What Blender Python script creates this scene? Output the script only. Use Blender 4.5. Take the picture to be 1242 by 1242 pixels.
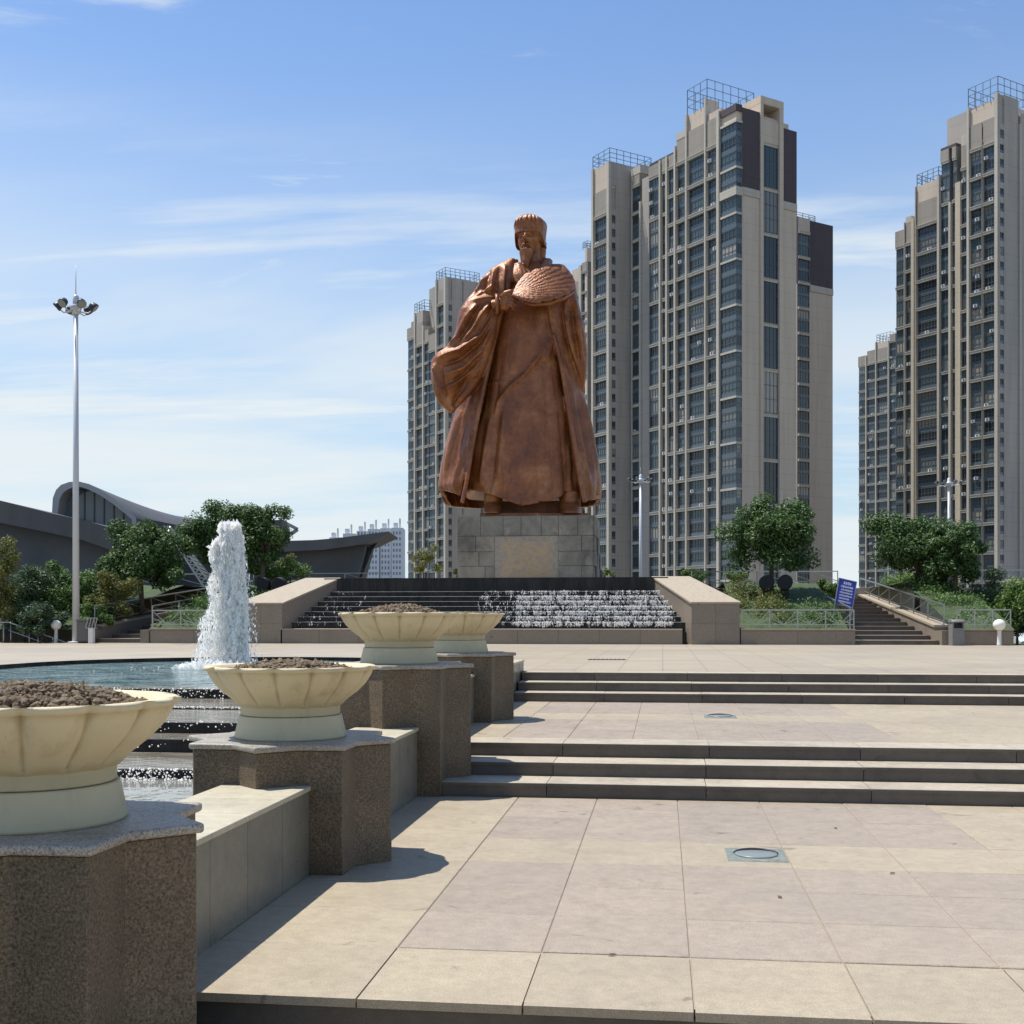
import bpy, bmesh, math, random
import numpy as np
from mathutils import Vector, Matrix
R = math.radians
for _o in list(bpy.data.objects): bpy.data.objects.remove(_o)
S = bpy.context.scene
COL = S.collection
rng = np.random.default_rng(7)
random.seed(7)

# ---------------------------------------------------------------- camera, sky, sun, exposure
YAW = R(7.19)
CAMZ = 1.5
cam_d = bpy.data.cameras.new('camera'); cam = bpy.data.objects.new('camera', cam_d); COL.objects.link(cam)
cam_d.sensor_width = 36.0; cam_d.lens = 36.0 * 1450 / 1242
cam_d.shift_y = 129 / 1242
cam_d.clip_start = 0.05; cam_d.clip_end = 8000
cam.location = (0, 0, CAMZ); cam.rotation_euler = (R(90), 0, YAW)
S.camera = cam
S.view_settings.view_transform = 'Standard'; S.view_settings.look = 'None'
S.view_settings.exposure = 0.30; S.view_settings.gamma = 1.0; S.view_settings.use_curve_mapping = False
S.cycles.max_bounces = 9; S.cycles.diffuse_bounces = 7; S.cycles.glossy_bounces = 3
S.cycles.transparent_max_bounces = 8; S.cycles.use_denoising = True
S.cycles.caustics_reflective = False; S.cycles.caustics_refractive = False

TO_SUN = Vector((-0.40, 0.09, 1.0)).normalized()
sun_d = bpy.data.lights.new('sun', 'SUN'); sun = bpy.data.objects.new('sun', sun_d); COL.objects.link(sun)
sun_d.energy = 5.0; sun_d.angle = R(0.5); sun_d.color = (1.0, 0.955, 0.88)
sun.location = TO_SUN * 400; sun.rotation_euler = TO_SUN.to_track_quat('Z', 'Y').to_euler()

W = bpy.data.worlds.new('World'); S.world = W; W.use_nodes = True
nt = W.node_tree; nt.nodes.clear()
def wn(t, **k):
    n = nt.nodes.new(t)
    for a, b in k.items(): setattr(n, a, b)
    return n
def wmath(op, a, b=None, clamp=False):
    n = wn('ShaderNodeMath', operation=op, use_clamp=clamp)
    for i, q in enumerate((a, b)):
        if q is None: continue
        if isinstance(q, (int, float)): n.inputs[i].default_value = q
        else: nt.links.new(q, n.inputs[i])
    return n.outputs[0]
sky = wn('ShaderNodeTexSky', sky_type='NISHITA'); sky.sun_disc = False
sky.sun_elevation = math.asin(TO_SUN.z); sky.sun_rotation = math.atan2(TO_SUN.x, TO_SUN.y)
sky.air_density = 1.0; sky.dust_density = 0.3; sky.ozone_density = 6.0; sky.altitude = 0
tc = wn('ShaderNodeTexCoord'); sx = wn('ShaderNodeSeparateXYZ'); nt.links.new(tc.outputs['Generated'], sx.inputs[0])
zc = wmath('MAXIMUM', sx.outputs[2], 0.0)
zz = wmath('ADD', zc, 0.10)
cx_ = wmath('DIVIDE', sx.outputs[0], zz); cy_ = wmath('DIVIDE', sx.outputs[1], zz)
cv = wn('ShaderNodeCombineXYZ'); nt.links.new(cx_, cv.inputs[0]); nt.links.new(cy_, cv.inputs[1])
def cloud(scale, rotz, sc, loc, lo, hi, detail=6.0, rough=0.6, dist=0.3):
    mp = wn('ShaderNodeMapping'); mp.inputs['Rotation'].default_value = (0, 0, rotz); mp.inputs['Scale'].default_value = sc; mp.inputs['Location'].default_value = loc
    nt.links.new(cv.outputs[0], mp.inputs[0])
    n = wn('ShaderNodeTexNoise'); n.inputs['Scale'].default_value = scale; n.inputs['Detail'].default_value = detail
    n.inputs['Roughness'].default_value = rough; n.inputs['Distortion'].default_value = dist
    nt.links.new(mp.outputs[0], n.inputs['Vector'])
    m = wn('ShaderNodeMapRange', interpolation_type='SMOOTHSTEP'); m.inputs[1].default_value = lo; m.inputs[2].default_value = hi
    nt.links.new(n.outputs[0], m.inputs[0]); return m.outputs[0]
c_a = cloud(1.1, R(-12), (0.45, 1.5, 1), (3.1, 1.7, 0), 0.45, 0.68)
c_b = cloud(0.55, R(10), (0.5, 1.1, 1), (0.4, 5.2, 0), 0.36, 0.60, 5.0)
low = wn('ShaderNodeMapRange', interpolation_type='SMOOTHSTEP'); nt.links.new(zc, low.inputs[0])
low.inputs[1].default_value = 0.42; low.inputs[2].default_value = 0.10
hi = wn('ShaderNodeMapRange', interpolation_type='SMOOTHSTEP'); nt.links.new(zc, hi.inputs[0]); hi.inputs[1].default_value = 0.42; hi.inputs[2].default_value = 0.24
f1 = wmath('MULTIPLY', wmath('MULTIPLY', c_a, hi.outputs[0]), 1.0)
f2 = wmath('MULTIPLY', wmath('MULTIPLY', c_b, low.outputs[0]), 0.92)
c_c = cloud(2.6, R(20), (0.8, 1.3, 1), (1.3, 4.4, 0), 0.57, 0.74, 8.0, .62, .6)
f3 = wmath('MULTIPLY', c_c, 0.55)
fac = wmath('MAXIMUM', wmath('MAXIMUM', f1, f2), f3, True)
veil = wn('ShaderNodeMapRange', interpolation_type='SMOOTHSTEP'); nt.links.new(zc, veil.inputs[0])
veil.inputs[1].default_value = 0.50; veil.inputs[2].default_value = -0.02; veil.inputs[4].default_value = 0.75
mix0 = wn('ShaderNodeMix', data_type='RGBA'); nt.links.new(veil.outputs[0], mix0.inputs[0]); nt.links.new(sky.outputs[0], mix0.inputs[6])
mix0.inputs[7].default_value = (3.4, 4.1, 4.4, 1)
mix = wn('ShaderNodeMix', data_type='RGBA'); nt.links.new(fac, mix.inputs[0]); nt.links.new(mix0.outputs[2], mix.inputs[6])
mix.inputs[7].default_value = (4.6, 4.95, 5.1, 1)
bg = wn('ShaderNodeBackground'); bg.inputs[1].default_value = 0.145
wo = wn('ShaderNodeOutputWorld'); nt.links.new(mix.outputs[2], bg.inputs[0]); nt.links.new(bg.outputs[0], wo.inputs[0])

# ---------------------------------------------------------------- mesh helpers
class MB:
    def __init__(s): s.v = []; s.f = []; s.m = []; s.s = []
    def add(s, vs, fs, m=0, smooth=False):
        b = len(s.v); s.v.extend([tuple(map(float, q)) for q in vs])
        for f in fs: s.f.append(tuple(b + int(i) for i in f)); s.m.append(m); s.s.append(smooth)
        return s
    def box(s, x0, x1, y0, y1, z0, z1, m=0):
        return s.add([(x0,y0,z0),(x1,y0,z0),(x1,y1,z0),(x0,y1,z0),(x0,y0,z1),(x1,y0,z1),(x1,y1,z1),(x0,y1,z1)],
              [(0,3,2,1),(4,5,6,7),(0,1,5,4),(1,2,6,5),(2,3,7,6),(3,0,4,7)], m)
    def bar(s, a, b, w, h=None, m=0):
        a = Vector(a); b = Vector(b); h = h or w; t = (b - a).normalized()
        up = Vector((0,0,1)) if abs(t.z) < 0.95 else Vector((0,1,0))
        u = t.cross(up).normalized() * (w/2); n = u.cross(t).normalized() * (h/2)
        vs = [p + q for p in (a, b) for q in (-u-n, u-n, u+n, -u+n)]
        return s.add(vs, [(3,2,1,0),(4,5,6,7),(0,1,5,4),(1,2,6,5),(2,3,7,6),(3,0,4,7)], m)
    def rings(s, rings, caps=True, m=0, smooth=True, closed=True):
        n = len(rings[0]); b = len(s.v)
        for r in rings: s.v.extend([tuple(map(float, q)) for q in r])
        for i in range(len(rings)-1):
            for j in range(n if closed else n-1):
                k = (j+1) % n
                s.f.append((b+i*n+j, b+i*n+k, b+(i+1)*n+k, b+(i+1)*n+j)); s.m.append(m); s.s.append(smooth)
        if caps:
            s.f.append(tuple(b+j for j in range(n-1,-1,-1))); s.m.append(m); s.s.append(False)
            e = b+(len(rings)-1)*n; s.f.append(tuple(e+j for j in range(n))); s.m.append(m); s.s.append(False)
        return s
    def tube(s, pts, rad, n=10, m=0, smooth=True, flat=None):
        pts = [Vector(p) for p in pts]
        if not hasattr(rad, '__len__'): rad = [rad]*len(pts)
        rr = []; u = None
        for i, p in enumerate(pts):
            t = (pts[min(i+1,len(pts)-1)] - pts[max(i-1,0)]).normalized()
            if u is None: u = t.orthogonal().normalized()
            u = (u - t*u.dot(t)).normalized(); w = t.cross(u)
            rr.append([p + (u*math.cos(2*math.pi*k/n) + w*math.sin(2*math.pi*k/n))*rad[i] for k in range(n)])
        return s.rings(rr, True, m, smooth)
    def prism(s, poly, z0, z1, m=0, smooth=False):
        n = len(poly); vs = [(x,y,z0) for x,y in poly] + [(x,y,z1) for x,y in poly]
        return s.add(vs, [tuple(range(n-1,-1,-1)), tuple(range(n,2*n))] + [(i,(i+1)%n,n+(i+1)%n,n+i) for i in range(n)], m, smooth)
    def prism_y(s, poly, y0, y1, m=0):   # polygon in (x, z), extruded along y
        n = len(poly); vs = [(x,y0,z) for x,z in poly] + [(x,y1,z) for x,z in poly]
        return s.add(vs, [tuple(range(n)), tuple(range(2*n-1,n-1,-1))] + [((i+1)%n,i,n+i,n+(i+1)%n) for i in range(n)], m)
    def lathe(s, prof, n=48, m=0, c=(0,0), smooth=True):
        rr = [[(c[0]+r*math.cos(2*math.pi*k/n), c[1]+r*math.sin(2*math.pi*k/n), z) for k in range(n)] for r, z in prof]
        return s.rings(rr, True, m, smooth)
    def mesh(s, name, mats):
        me = bpy.data.meshes.new(name); me.from_pydata(s.v, [], s.f)
        for q in (mats if isinstance(mats, (list, tuple)) else [mats]): me.materials.append(q)
        me.polygons.foreach_set('material_index', s.m); me.polygons.foreach_set('use_smooth', s.s); me.update()
        return me
def link(name, me, parent=None, loc=(0,0,0), rz=0.0):
    o = bpy.data.objects.new(name, me); COL.objects.link(o); o.parent = parent; o.location = loc; o.rotation_euler = (0,0,rz)
    return o
def part(name, mb, mats, parent=None, loc=(0,0,0), rz=0.0, label=None, kind=None):
    o = link(name, mb.mesh(name, mats), parent, loc, rz)
    if label: o['label'] = label
    if kind: o['kind'] = kind
    return o
def tag(o, label, cat, group=None):
    o['label'] = label; o['category'] = cat
    if group: o['group'] = group
    return o
def thing(name, label, cat, loc=(0,0,0), rz=0.0, group=None):
    return tag(link(name, None, None, loc, rz), label, cat, group)
def struct(name, mb, mats, loc=(0,0,0)):
    o = part(name, mb, mats, None, loc); o['kind'] = 'structure'; return o
def bevel(o, w, n=2):
    b = o.modifiers.new('bevel', 'BEVEL'); b.width = w; b.segments = n; b.limit_method = 'ANGLE'; b.angle_limit = R(30); return o
ICO = None
def clods(cs, rs, seed):
    global ICO
    if ICO is None:
        bm = bmesh.new(); bmesh.ops.create_icosphere(bm, subdivisions=1, radius=1.0)
        ICO = (np.array([v.co[:] for v in bm.verts]), np.array([[v.index for v in f.verts] for f in bm.faces])); bm.free()
    r = np.random.default_rng(seed); V, F = ICO; n = len(cs)
    v = V[None]*(1 + .55*(r.random((n, len(V), 1))-.5))*rs[:, None, None]*(.6+.8*r.random((n, 1, 3))) + cs[:, None, :]
    f = F[None] + (np.arange(n)*len(V))[:, None, None]
    return v.reshape(-1, 3), f.reshape(-1, 3)
def tri_blobs(cs, rs, st, m=0):
    """many small octahedra: centres, radii, vertical stretch -> verts, faces (numpy)"""
    base = np.array([(1,0,0),(-1,0,0),(0,1,0),(0,-1,0),(0,0,1),(0,0,-1)], float)
    fs = np.array([(0,2,4),(2,1,4),(1,3,4),(3,0,4),(2,0,5),(1,2,5),(3,1,5),(0,3,5)])
    n = len(cs); jit = 1 + 0.35*(rng.random((n,6,1))-0.5)
    v = base[None]*jit*rs[:,None,None]; v[:,:,2] *= st[:,None]; v += cs[:,None,:]
    f = fs[None] + (np.arange(n)*6)[:,None,None]
    return v.reshape(-1,3), f.reshape(-1,3)
def flakes(cs, rs, st):
    """torn scraps of water: small randomly turned kites, stretched along the fall"""
    n = len(cs); a = rng.random(n)*6.283; tl = .9*(rng.random(n)-.5)
    u = np.stack([np.cos(a), np.sin(a), np.zeros(n)], 1); w = np.stack([np.sin(a)*tl, -np.cos(a)*tl, np.ones(n)], 1)
    r = rs[:, None]; L = (rs*st)[:, None]; j = rng.random((n, 4))*.8 + .6
    v = np.stack([cs + w*L*j[:, :1], cs + u*r*j[:, 1:2], cs - w*L*j[:, 2:3], cs - u*r*j[:, 3:]], 1).reshape(-1, 3)
    return v, np.arange(4*n).reshape(-1, 4)
def np_mesh(name, v, f, mats, smooth=False):
    me = bpy.data.meshes.new(name); me.from_pydata(v.tolist(), [], f.tolist())
    for q in (mats if isinstance(mats, (list, tuple)) else [mats]): me.materials.append(q)
    if smooth: me.polygons.foreach_set('use_smooth', [True]*len(me.polygons))
    me.update(); return me
def smooth_step(a, b, x):
    t = np.clip((x-a)/(b-a), 0, 1); return t*t*(3-2*t)

# ---------------------------------------------------------------- materials
class M:
    def __init__(s, name, col=(.5,.5,.5), rough=.6, metal=0.0):
        s.m = bpy.data.materials.new(name); s.m.use_nodes = True; s.t = s.m.node_tree
        s.b = s.t.nodes['Principled BSDF']; s.b.inputs['Base Color'].default_value = (*col, 1)
        s.b.inputs['Roughness'].default_value = rough; s.b.inputs['Metallic'].default_value = metal
        s._pos = None
    def n(s, t, **k):
        q = s.t.nodes.new(t)
        for a, b in k.items(): setattr(q, a, b)
        return q
    def l(s, a, b): s.t.links.new(a, b)
    def world(s):
        if s._pos is None: s._pos = s.n('ShaderNodeNewGeometry').outputs['Position']
        return s._pos
    def obj(s): return s.n('ShaderNodeTexCoord').outputs['Object']
    def noise(s, scale, detail=4, rough=.55, vec=None, sc=None, dist=0.0):
        q = s.n('ShaderNodeTexNoise'); q.inputs['Scale'].default_value = scale; q.inputs['Detail'].default_value = detail
        q.inputs['Roughness'].default_value = rough; q.inputs['Distortion'].default_value = dist
        v = vec if vec is not None else s.world()
        if sc:
            mp = s.n('ShaderNodeMapping'); mp.inputs['Scale'].default_value = sc; s.l(v, mp.inputs[0]); v = mp.outputs[0]
        s.l(v, q.inputs['Vector']); return q.outputs[0]
    def ramp(s, x, stops, interp='LINEAR'):
        q = s.n('ShaderNodeValToRGB'); q.color_ramp.interpolation = interp
        while len(q.color_ramp.elements) < len(stops): q.color_ramp.elements.new(.5)
        for e, (p, c) in zip(q.color_ramp.elements, stops):
            e.position = p; e.color = (*c, 1) if len(c) == 3 else c
        s.l(x, q.inputs[0]); return q.outputs[0]
    def mixc(s, fac, a, b, mode='MIX'):
        q = s.n('ShaderNodeMix', data_type='RGBA', blend_type=mode)
        for i, x in ((0, fac), (6, a), (7, b)):
            if isinstance(x, (int, float)): q.inputs[i].default_value = x
            elif isinstance(x, tuple): q.inputs[i].default_value = (*x, 1)
            else: s.l(x, q.inputs[i])
        return q.outputs[2]
    def col(s, x): s.l(x, s.b.inputs['Base Color']); return s
    def rnd(s, island=False):
        return s.n('ShaderNodeNewGeometry').outputs['Random Per Island'] if island else s.n('ShaderNodeObjectInfo').outputs['Random']
    def mr(s, x, a, b, c, d):
        q = s.n('ShaderNodeMapRange'); s.l(x, q.inputs[0])
        for i, k in enumerate((a, b, c, d)): q.inputs[i+1].default_value = k
        return q.outputs[0]
    def rough(s, x): s.l(x, s.b.inputs['Roughness']); return s
    def bump(s, x, strength=.3, dist=.01):
        q = s.n('ShaderNodeBump'); q.inputs['Strength'].default_value = strength; q.inputs['Distance'].default_value = dist
        s.l(x, q.inputs['Height']); s.l(q.outputs[0], s.b.inputs['Normal']); return s

def stone(name, c1, c2, stain=(.2,.17,.12), stain_amt=.35, rough=.6, speck=.25, grain=160, big=.9):
    k = M(name, c1, rough)
    base = k.mixc(k.mr(k.rnd(), 0, 1, 0, 1), c1, c2)
    sp = k.ramp(k.noise(grain, 2, .7), [(.35, (1-speck,)*3), (.62, (1+speck*.35,)*3)])
    a = k.mixc(1.0, base, sp, 'MULTIPLY')
    st = k.ramp(k.noise(big, 6, .65, dist=.4), [(.48, (0,0,0)), (.78, (1,1,1))])
    st2 = k.ramp(k.noise(14, 7, .78), [(.36, (.86,.85,.84)), (.60, (1.04,1.035,1.03))])
    a = k.mixc(1.0, a, st2, 'MULTIPLY')
    spot = k.ramp(k.noise(3.3, 4, .6, dist=.8), [(.655,(1,1,1)),(.72,(.60,.56,.51))]); a = k.mixc(1.0, a, spot, 'MULTIPLY')
    mf = k.n('ShaderNodeMath', operation='MULTIPLY'); k.l(st, mf.inputs[0]); mf.inputs[1].default_value = stain_amt
    a = k.mixc(mf.outputs[0], a, stain)
    k.col(a); k.rough(k.mr(k.noise(5, 4), .3, .7, rough-.12, rough+.12))
    k.bump(k.noise(grain, 3, .7), .25, .004)
    return k.m
PAVE_Y = stone('paving_cream_stone', (.42,.355,.25), (.385,.325,.232), (.27,.22,.16), .60, .55, .30)
PAVE_G = stone('paving_grey_stone', (.385,.318,.243), (.345,.287,.222), (.25,.22,.19), .50, .50, .32)
STEP = stone('step_stone', (.46,.40,.30), (.41,.355,.275), (.13,.11,.085), .55, .6, .22, big=2.2)
JOINT = M('joint_grout', (.30,.25,.19), .9).m
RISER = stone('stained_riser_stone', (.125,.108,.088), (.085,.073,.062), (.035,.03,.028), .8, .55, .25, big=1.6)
WALLP = stone('polished_wall_stone', (.20,.185,.145), (.17,.16,.127), (.12,.12,.10), .55, .38, .22, big=1.4)
COPE = stone('coping_stone', (.50,.455,.335), (.46,.42,.31), (.30,.27,.2), .3, .5, .15)
CHEEK = stone('cheek_wall_stone', (.25,.205,.155), (.215,.178,.14), (.11,.09,.07), .5, .55, .2, big=.7)
CHEEK_TOP = stone('cheek_top_stone', (.42,.35,.25), (.39,.325,.235), (.33,.28,.22), .3, .55, .15)
# rough brown granite with black and pale grains
k = M('brown_granite', (.2,.15,.1), .62)
g = k.ramp(k.noise(95, 3, .75), [(.30,(.020,.016,.011)),(.44,(.095,.070,.042)),(.58,(.17,.128,.080)),(.74,(.27,.22,.155))])
g2 = k.ramp(k.noise(1.8, 4, .6), [(.35,(.72,.70,.66)),(.65,(1.15,1.12,1.08))])
k.col(k.mixc(1.0, g, g2, 'MULTIPLY')); k.bump(k.noise(95, 3, .75), .5, .006); GRANITE = k.m
k = M('granite_cap', (.3,.27,.23), .5)
g = k.ramp(k.noise(120, 3, .7), [(.33,(.07,.06,.05)),(.46,(.28,.25,.205)),(.60,(.40,.365,.31))])
k.col(k.mixc(1.0, g, k.ramp(k.noise(6,5,.7), [(.3,(.75,.74,.72)),(.65,(1.1,1.1,1.1))]), 'MULTIPLY')); k.bump(k.noise(120,3), .2, .003); CAP = k.m
def cast(name, c1, c2, stain):
    k = M(name, c1, .65)
    a = k.ramp(k.noise(2.2, 6, .62, dist=.5), [(.30, c2), (.66, c1)])
    sp = k.ramp(k.noise(22, 3, .6), [(.20, (.35,.3,.22)), (.27, (1,1,1))])
    a = k.mixc(1.0, a, sp, 'MULTIPLY')
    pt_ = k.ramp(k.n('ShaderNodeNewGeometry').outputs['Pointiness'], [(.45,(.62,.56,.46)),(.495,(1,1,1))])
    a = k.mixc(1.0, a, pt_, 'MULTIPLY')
    st = k.ramp(k.noise(6, 5, .7, sc=(1,1,.25)), [(.55,(0,0,0)),(.8,(.55,.55,.55))])
    a = k.mixc(st, a, stain); k.col(a); k.bump(k.noise(40,5,.65), .25, .006); return k.m
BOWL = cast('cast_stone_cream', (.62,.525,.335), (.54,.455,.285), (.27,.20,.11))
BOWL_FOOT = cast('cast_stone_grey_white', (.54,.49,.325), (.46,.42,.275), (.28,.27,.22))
k = M('dry_soil', (.13,.09,.055), .95)
k.col(k.ramp(k.noise(30, 5, .7), [(.3,(.07,.05,.03)),(.5,(.20,.145,.09)),(.72,(.40,.31,.205))])); k.bump(k.noise(60,5,.7), .8, .02); SOIL = k.m
# statue
k = M('bronze_patina', (.3,.13,.06), .42, .25)
a = k.ramp(k.noise(.9, 6, .65, vec=k.obj(), dist=.4), [(.30,(.145,.044,.011)),(.52,(.27,.088,.023)),(.72,(.43,.19,.068))])
sp = k.ramp(k.noise(7, 5, .7, vec=k.obj()), [(.3,(.72,.70,.70)),(.65,(1.12,1.12,1.12))])
k.col(k.mixc(1.0, a, sp, 'MULTIPLY')); k.rough(k.mr(k.noise(3,4,vec=k.obj()), .3,.7,.30,.48))
k.bump(k.noise(8, 8, .7, vec=k.obj(), sc=(1.5,1.5,.35)), .45, .07); BRONZE = k.m; k.b.inputs['Coat Weight'].default_value = .30; k.b.inputs['Coat Roughness'].default_value = .42; k.b.inputs['Coat Tint'].default_value = (1.0,.93,.80,1)
k = M('weathered_base_stone', (.25,.23,.19), .75)
a = k.mixc(k.rnd(), (.30,.275,.225), (.215,.205,.175))
st = k.ramp(k.noise(.8, 6, .7, dist=.6), [(.42,(0,0,0)),(.66,(.85,.85,.85))])
a = k.mixc(st, a, (.085,.085,.075)); a = k.mixc(k.ramp(k.noise(1.6,5,.6), [(.58,(0,0,0)),(.75,(.5,.5,.5))]), a, (.42,.39,.33))
k.col(a); k.bump(k.noise(14,5), .4, .03); BASE = k.m
k = M('inscription_panel', (.34,.29,.22), .7)
a = k.ramp(k.noise(3.2, 6, .7, dist=.8), [(.40,(.30,.265,.21)),(.56,(.42,.31,.19)),(.72,(.25,.17,.095))])
k.col(a); k.bump(k.noise(9,5,.7), .6, .04); PANEL = k.m
# water
def water(name, c, rough, scale, strength, c2=None):
    k = M(name, c, rough); k.b.inputs['IOR'].default_value = 1.33
    if c2: k.col(k.mixc(k.ramp(k.noise(1.3,4), [(.35,(0,0,0)),(.65,(1,1,1))]), c, c2))
    n1 = k.noise(scale, 4, .6, sc=(1,.7,1)); k.bump(n1, strength, .45 if strength > .5 else .12); return k.m
POOL = water('pool_water', (.075,.14,.135), .08, 2.1, 1.0, (.19,.25,.24))
BASIN = water('shallow_water', (.22,.22,.20), .05, 2.0, .12)
k = M('wet_tread', (.22,.19,.15), .12)
k.col(k.ramp(k.noise(5,5,.65,sc=(.4,1,1)), [(.3,(.13,.115,.09)),(.65,(.30,.27,.21))])); k.bump(k.noise(9,4,sc=(.5,1,1)), .35, .03); WET = k.m
k = M('wet_black_granite', (.012,.013,.016), .16); k.b.inputs['Specular IOR Level'].default_value = .18; k.col(k.ramp(k.noise(2.5,5,.7,sc=(2,2,.3)), [(.4,(.008,.009,.012)),(.7,(.035,.034,.034))])); BLACK = k.m
k = M('white_water', (.985,.97,.945), .4); k.b.inputs['Specular IOR Level'].default_value = .3
tr = k.n('ShaderNodeBsdfTranslucent'); tr.inputs[0].default_value = (.99,.975,.95,1); mx = k.n('ShaderNodeMixShader'); mx.inputs[0].default_value = .5
k.l(k.b.outputs[0], mx.inputs[1]); k.l(tr.outputs[0], mx.inputs[2]); k.l(mx.outputs[0], k.t.nodes['Material Output'].inputs[0]); FOAM = k.m
# metal and small things
STEEL = M('brushed_steel', (.34,.345,.335), .4, .85).m
MASTP = M('mast_paint', (.50,.52,.55), .45, .1).m
DARKM = M('floodlight_housing', (.035,.038,.045), .45, .3).m
LENS = M('lamp_glass', (.20,.225,.215), .35).m
BLACKM = M('black_housing', (.008,.008,.009), .7).m
GLOBE = M('globe_lamp_glass', (.78,.76,.68), .25).m
WPOST = M('white_post_paint', (.66,.65,.60), .5).m
BINM = stone('bin_grey', (.20,.20,.195), (.17,.17,.165), (.1,.1,.1), .3, .5, .1)
BLUE = M('sign_blue', (.025,.04,.30), .4).m
SWHITE = M('sign_white', (.72,.72,.76), .5).m
k = M('greenish_plate', (.22,.25,.22), .45, .2); k.col(k.ramp(k.noise(25,4), [(.3,(.15,.175,.155)),(.7,(.30,.32,.285))])); PLATE = k.m
CABM = M('cabinet_grey', (.105,.10,.095), .5).m
RUST = M('dead_leaf', (.09,.055,.03), .8).m
# towers
def wallmat(name, c1, c2, joint=3.0):
    k = M(name, c1, .75)
    a = k.ramp(k.noise(.06, 5, .6, sc=(1,1,.4)), [(.35, c2), (.65, c1)])
    st = k.ramp(k.noise(.8, 5, .65, sc=(1,1,.06)), [(.45,(1,1,1)),(.8,(.78,.77,.75))])
    a = k.mixc(1.0, a, st, 'MULTIPLY')
    q = k.n('ShaderNodeTexWave', wave_type='BANDS', bands_direction='Z'); q.inputs['Scale'].default_value = 0.314/joint*1.0
    k.l(k.world(), q.inputs['Vector'])
    ln = k.ramp(q.outputs['Color'], [(.0,(.86,.86,.86)),(.012,(1,1,1))])
    k.col(k.mixc(1.0, a, ln, 'MULTIPLY')); return k.m
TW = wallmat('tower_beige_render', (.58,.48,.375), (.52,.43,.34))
TW_SHADED = wallmat('tower_front_shaded_render', (.33,.29,.24), (.28,.25,.21))  # same render as the end walls, with the fins' shade put into its colour
TWG = wallmat('tower_grey_render', (.44,.385,.33), (.33,.305,.275))
FIN = wallmat('tower_pale_fin', (.50,.452,.38), (.44,.40,.335))
YFIN = wallmat('tower_sand_fin', (.52,.44,.32), (.47,.40,.30))
BROWN = wallmat('tower_brown_cladding', (.075,.058,.062), (.06,.047,.052))
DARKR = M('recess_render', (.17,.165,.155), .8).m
k = M('window_glass', (.03,.045,.055), .06)
a = k.ramp(k.rnd(), [(.0,(.014,.022,.030)),(.30,(.03,.05,.062)),(.60,(.05,.085,.10)),(.80,(.075,.115,.125)),(.90,(.17,.18,.17)),(1.0,(.32,.30,.26))])
k.col(a); k.bump(k.noise(.8,2), .08, .2); GLASS = k.m
FRAME = M('window_frame', (.10,.105,.11), .5).m
SPAN = M('spandrel_panel', (.085,.115,.135), .2).m
RAILM = M('roof_rail_paint', (.16,.23,.29), .5, .2).m
# museum
k = M('dark_roof_cladding', (.10,.10,.105), .6, .1); k.col(k.ramp(k.noise(.35,5,.65,sc=(1,1,.2)), [(.3,(.068,.066,.068)),(.7,(.105,.10,.10))])); ROOF = k.m
k = M('dark_stone_wall', (.06,.06,.066), .7); k.col(k.ramp(k.noise(.3,5), [(.3,(.052,.056,.064)),(.7,(.085,.088,.095))])); MWALL = k.m
MGLASS = M('hall_glass', (.13,.17,.185), .12).m
EDGE = M('pale_roof_edge', (.34,.34,.33), .5).m
FARW = M('far_white_render', (.62,.64,.66), .8).m
STREAK = None
FARD = M('far_window', (.16,.19,.24), .3).m
# plants
def leafmat(name, a, b, c):
    k = M(name, a, .5)
    x = k.ramp(k.rnd(True), [(0,a),(.55,b),(1,c)])
    k.col(x); k.b.inputs['Specular IOR Level'].default_value = .35
    tr = k.n('ShaderNodeBsdfTranslucent'); k.l(x, tr.inputs[0])
    mx = k.n('ShaderNodeMixShader'); mx.inputs[0].default_value = .25
    k.l(k.b.outputs[0], mx.inputs[1]); k.l(tr.outputs[0], mx.inputs[2])
    k.l(mx.outputs[0], k.t.nodes['Material Output'].inputs[0]); return k.m
LEAF = leafmat('dark_green_leaves', (.024,.058,.018), (.065,.13,.034), (.14,.22,.06))
LEAF_M = leafmat('mid_green_leaves', (.05,.10,.024), (.095,.175,.042), (.16,.26,.065))
LEAF_L = leafmat('light_green_leaves', (.06,.115,.022), (.11,.19,.035), (.17,.26,.06))
LEAF_Y = leafmat('yellow_green_leaves', (.09,.105,.022), (.15,.165,.035), (.22,.21,.06))
LEAF_B = leafmat('blue_green_leaves', (.034,.068,.034), (.068,.118,.055), (.11,.17,.08))
BARK = M('bark', (.09,.07,.05), .9).m
k = M('grass_bank', (.05,.08,.025), .9); k.col(k.ramp(k.noise(2.5,6,.7), [(.3,(.025,.05,.015)),(.6,(.065,.10,.03)),(.8,(.11,.13,.045))])); k.bump(k.noise(25,4), 1, .06); GRASS = k.m
k = M('ground_earth', (.12,.12,.10), .95); k.col(k.ramp(k.noise(.05,5), [(.4,(.10,.105,.08)),(.6,(.17,.165,.145))])); EARTH = k.m
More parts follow.
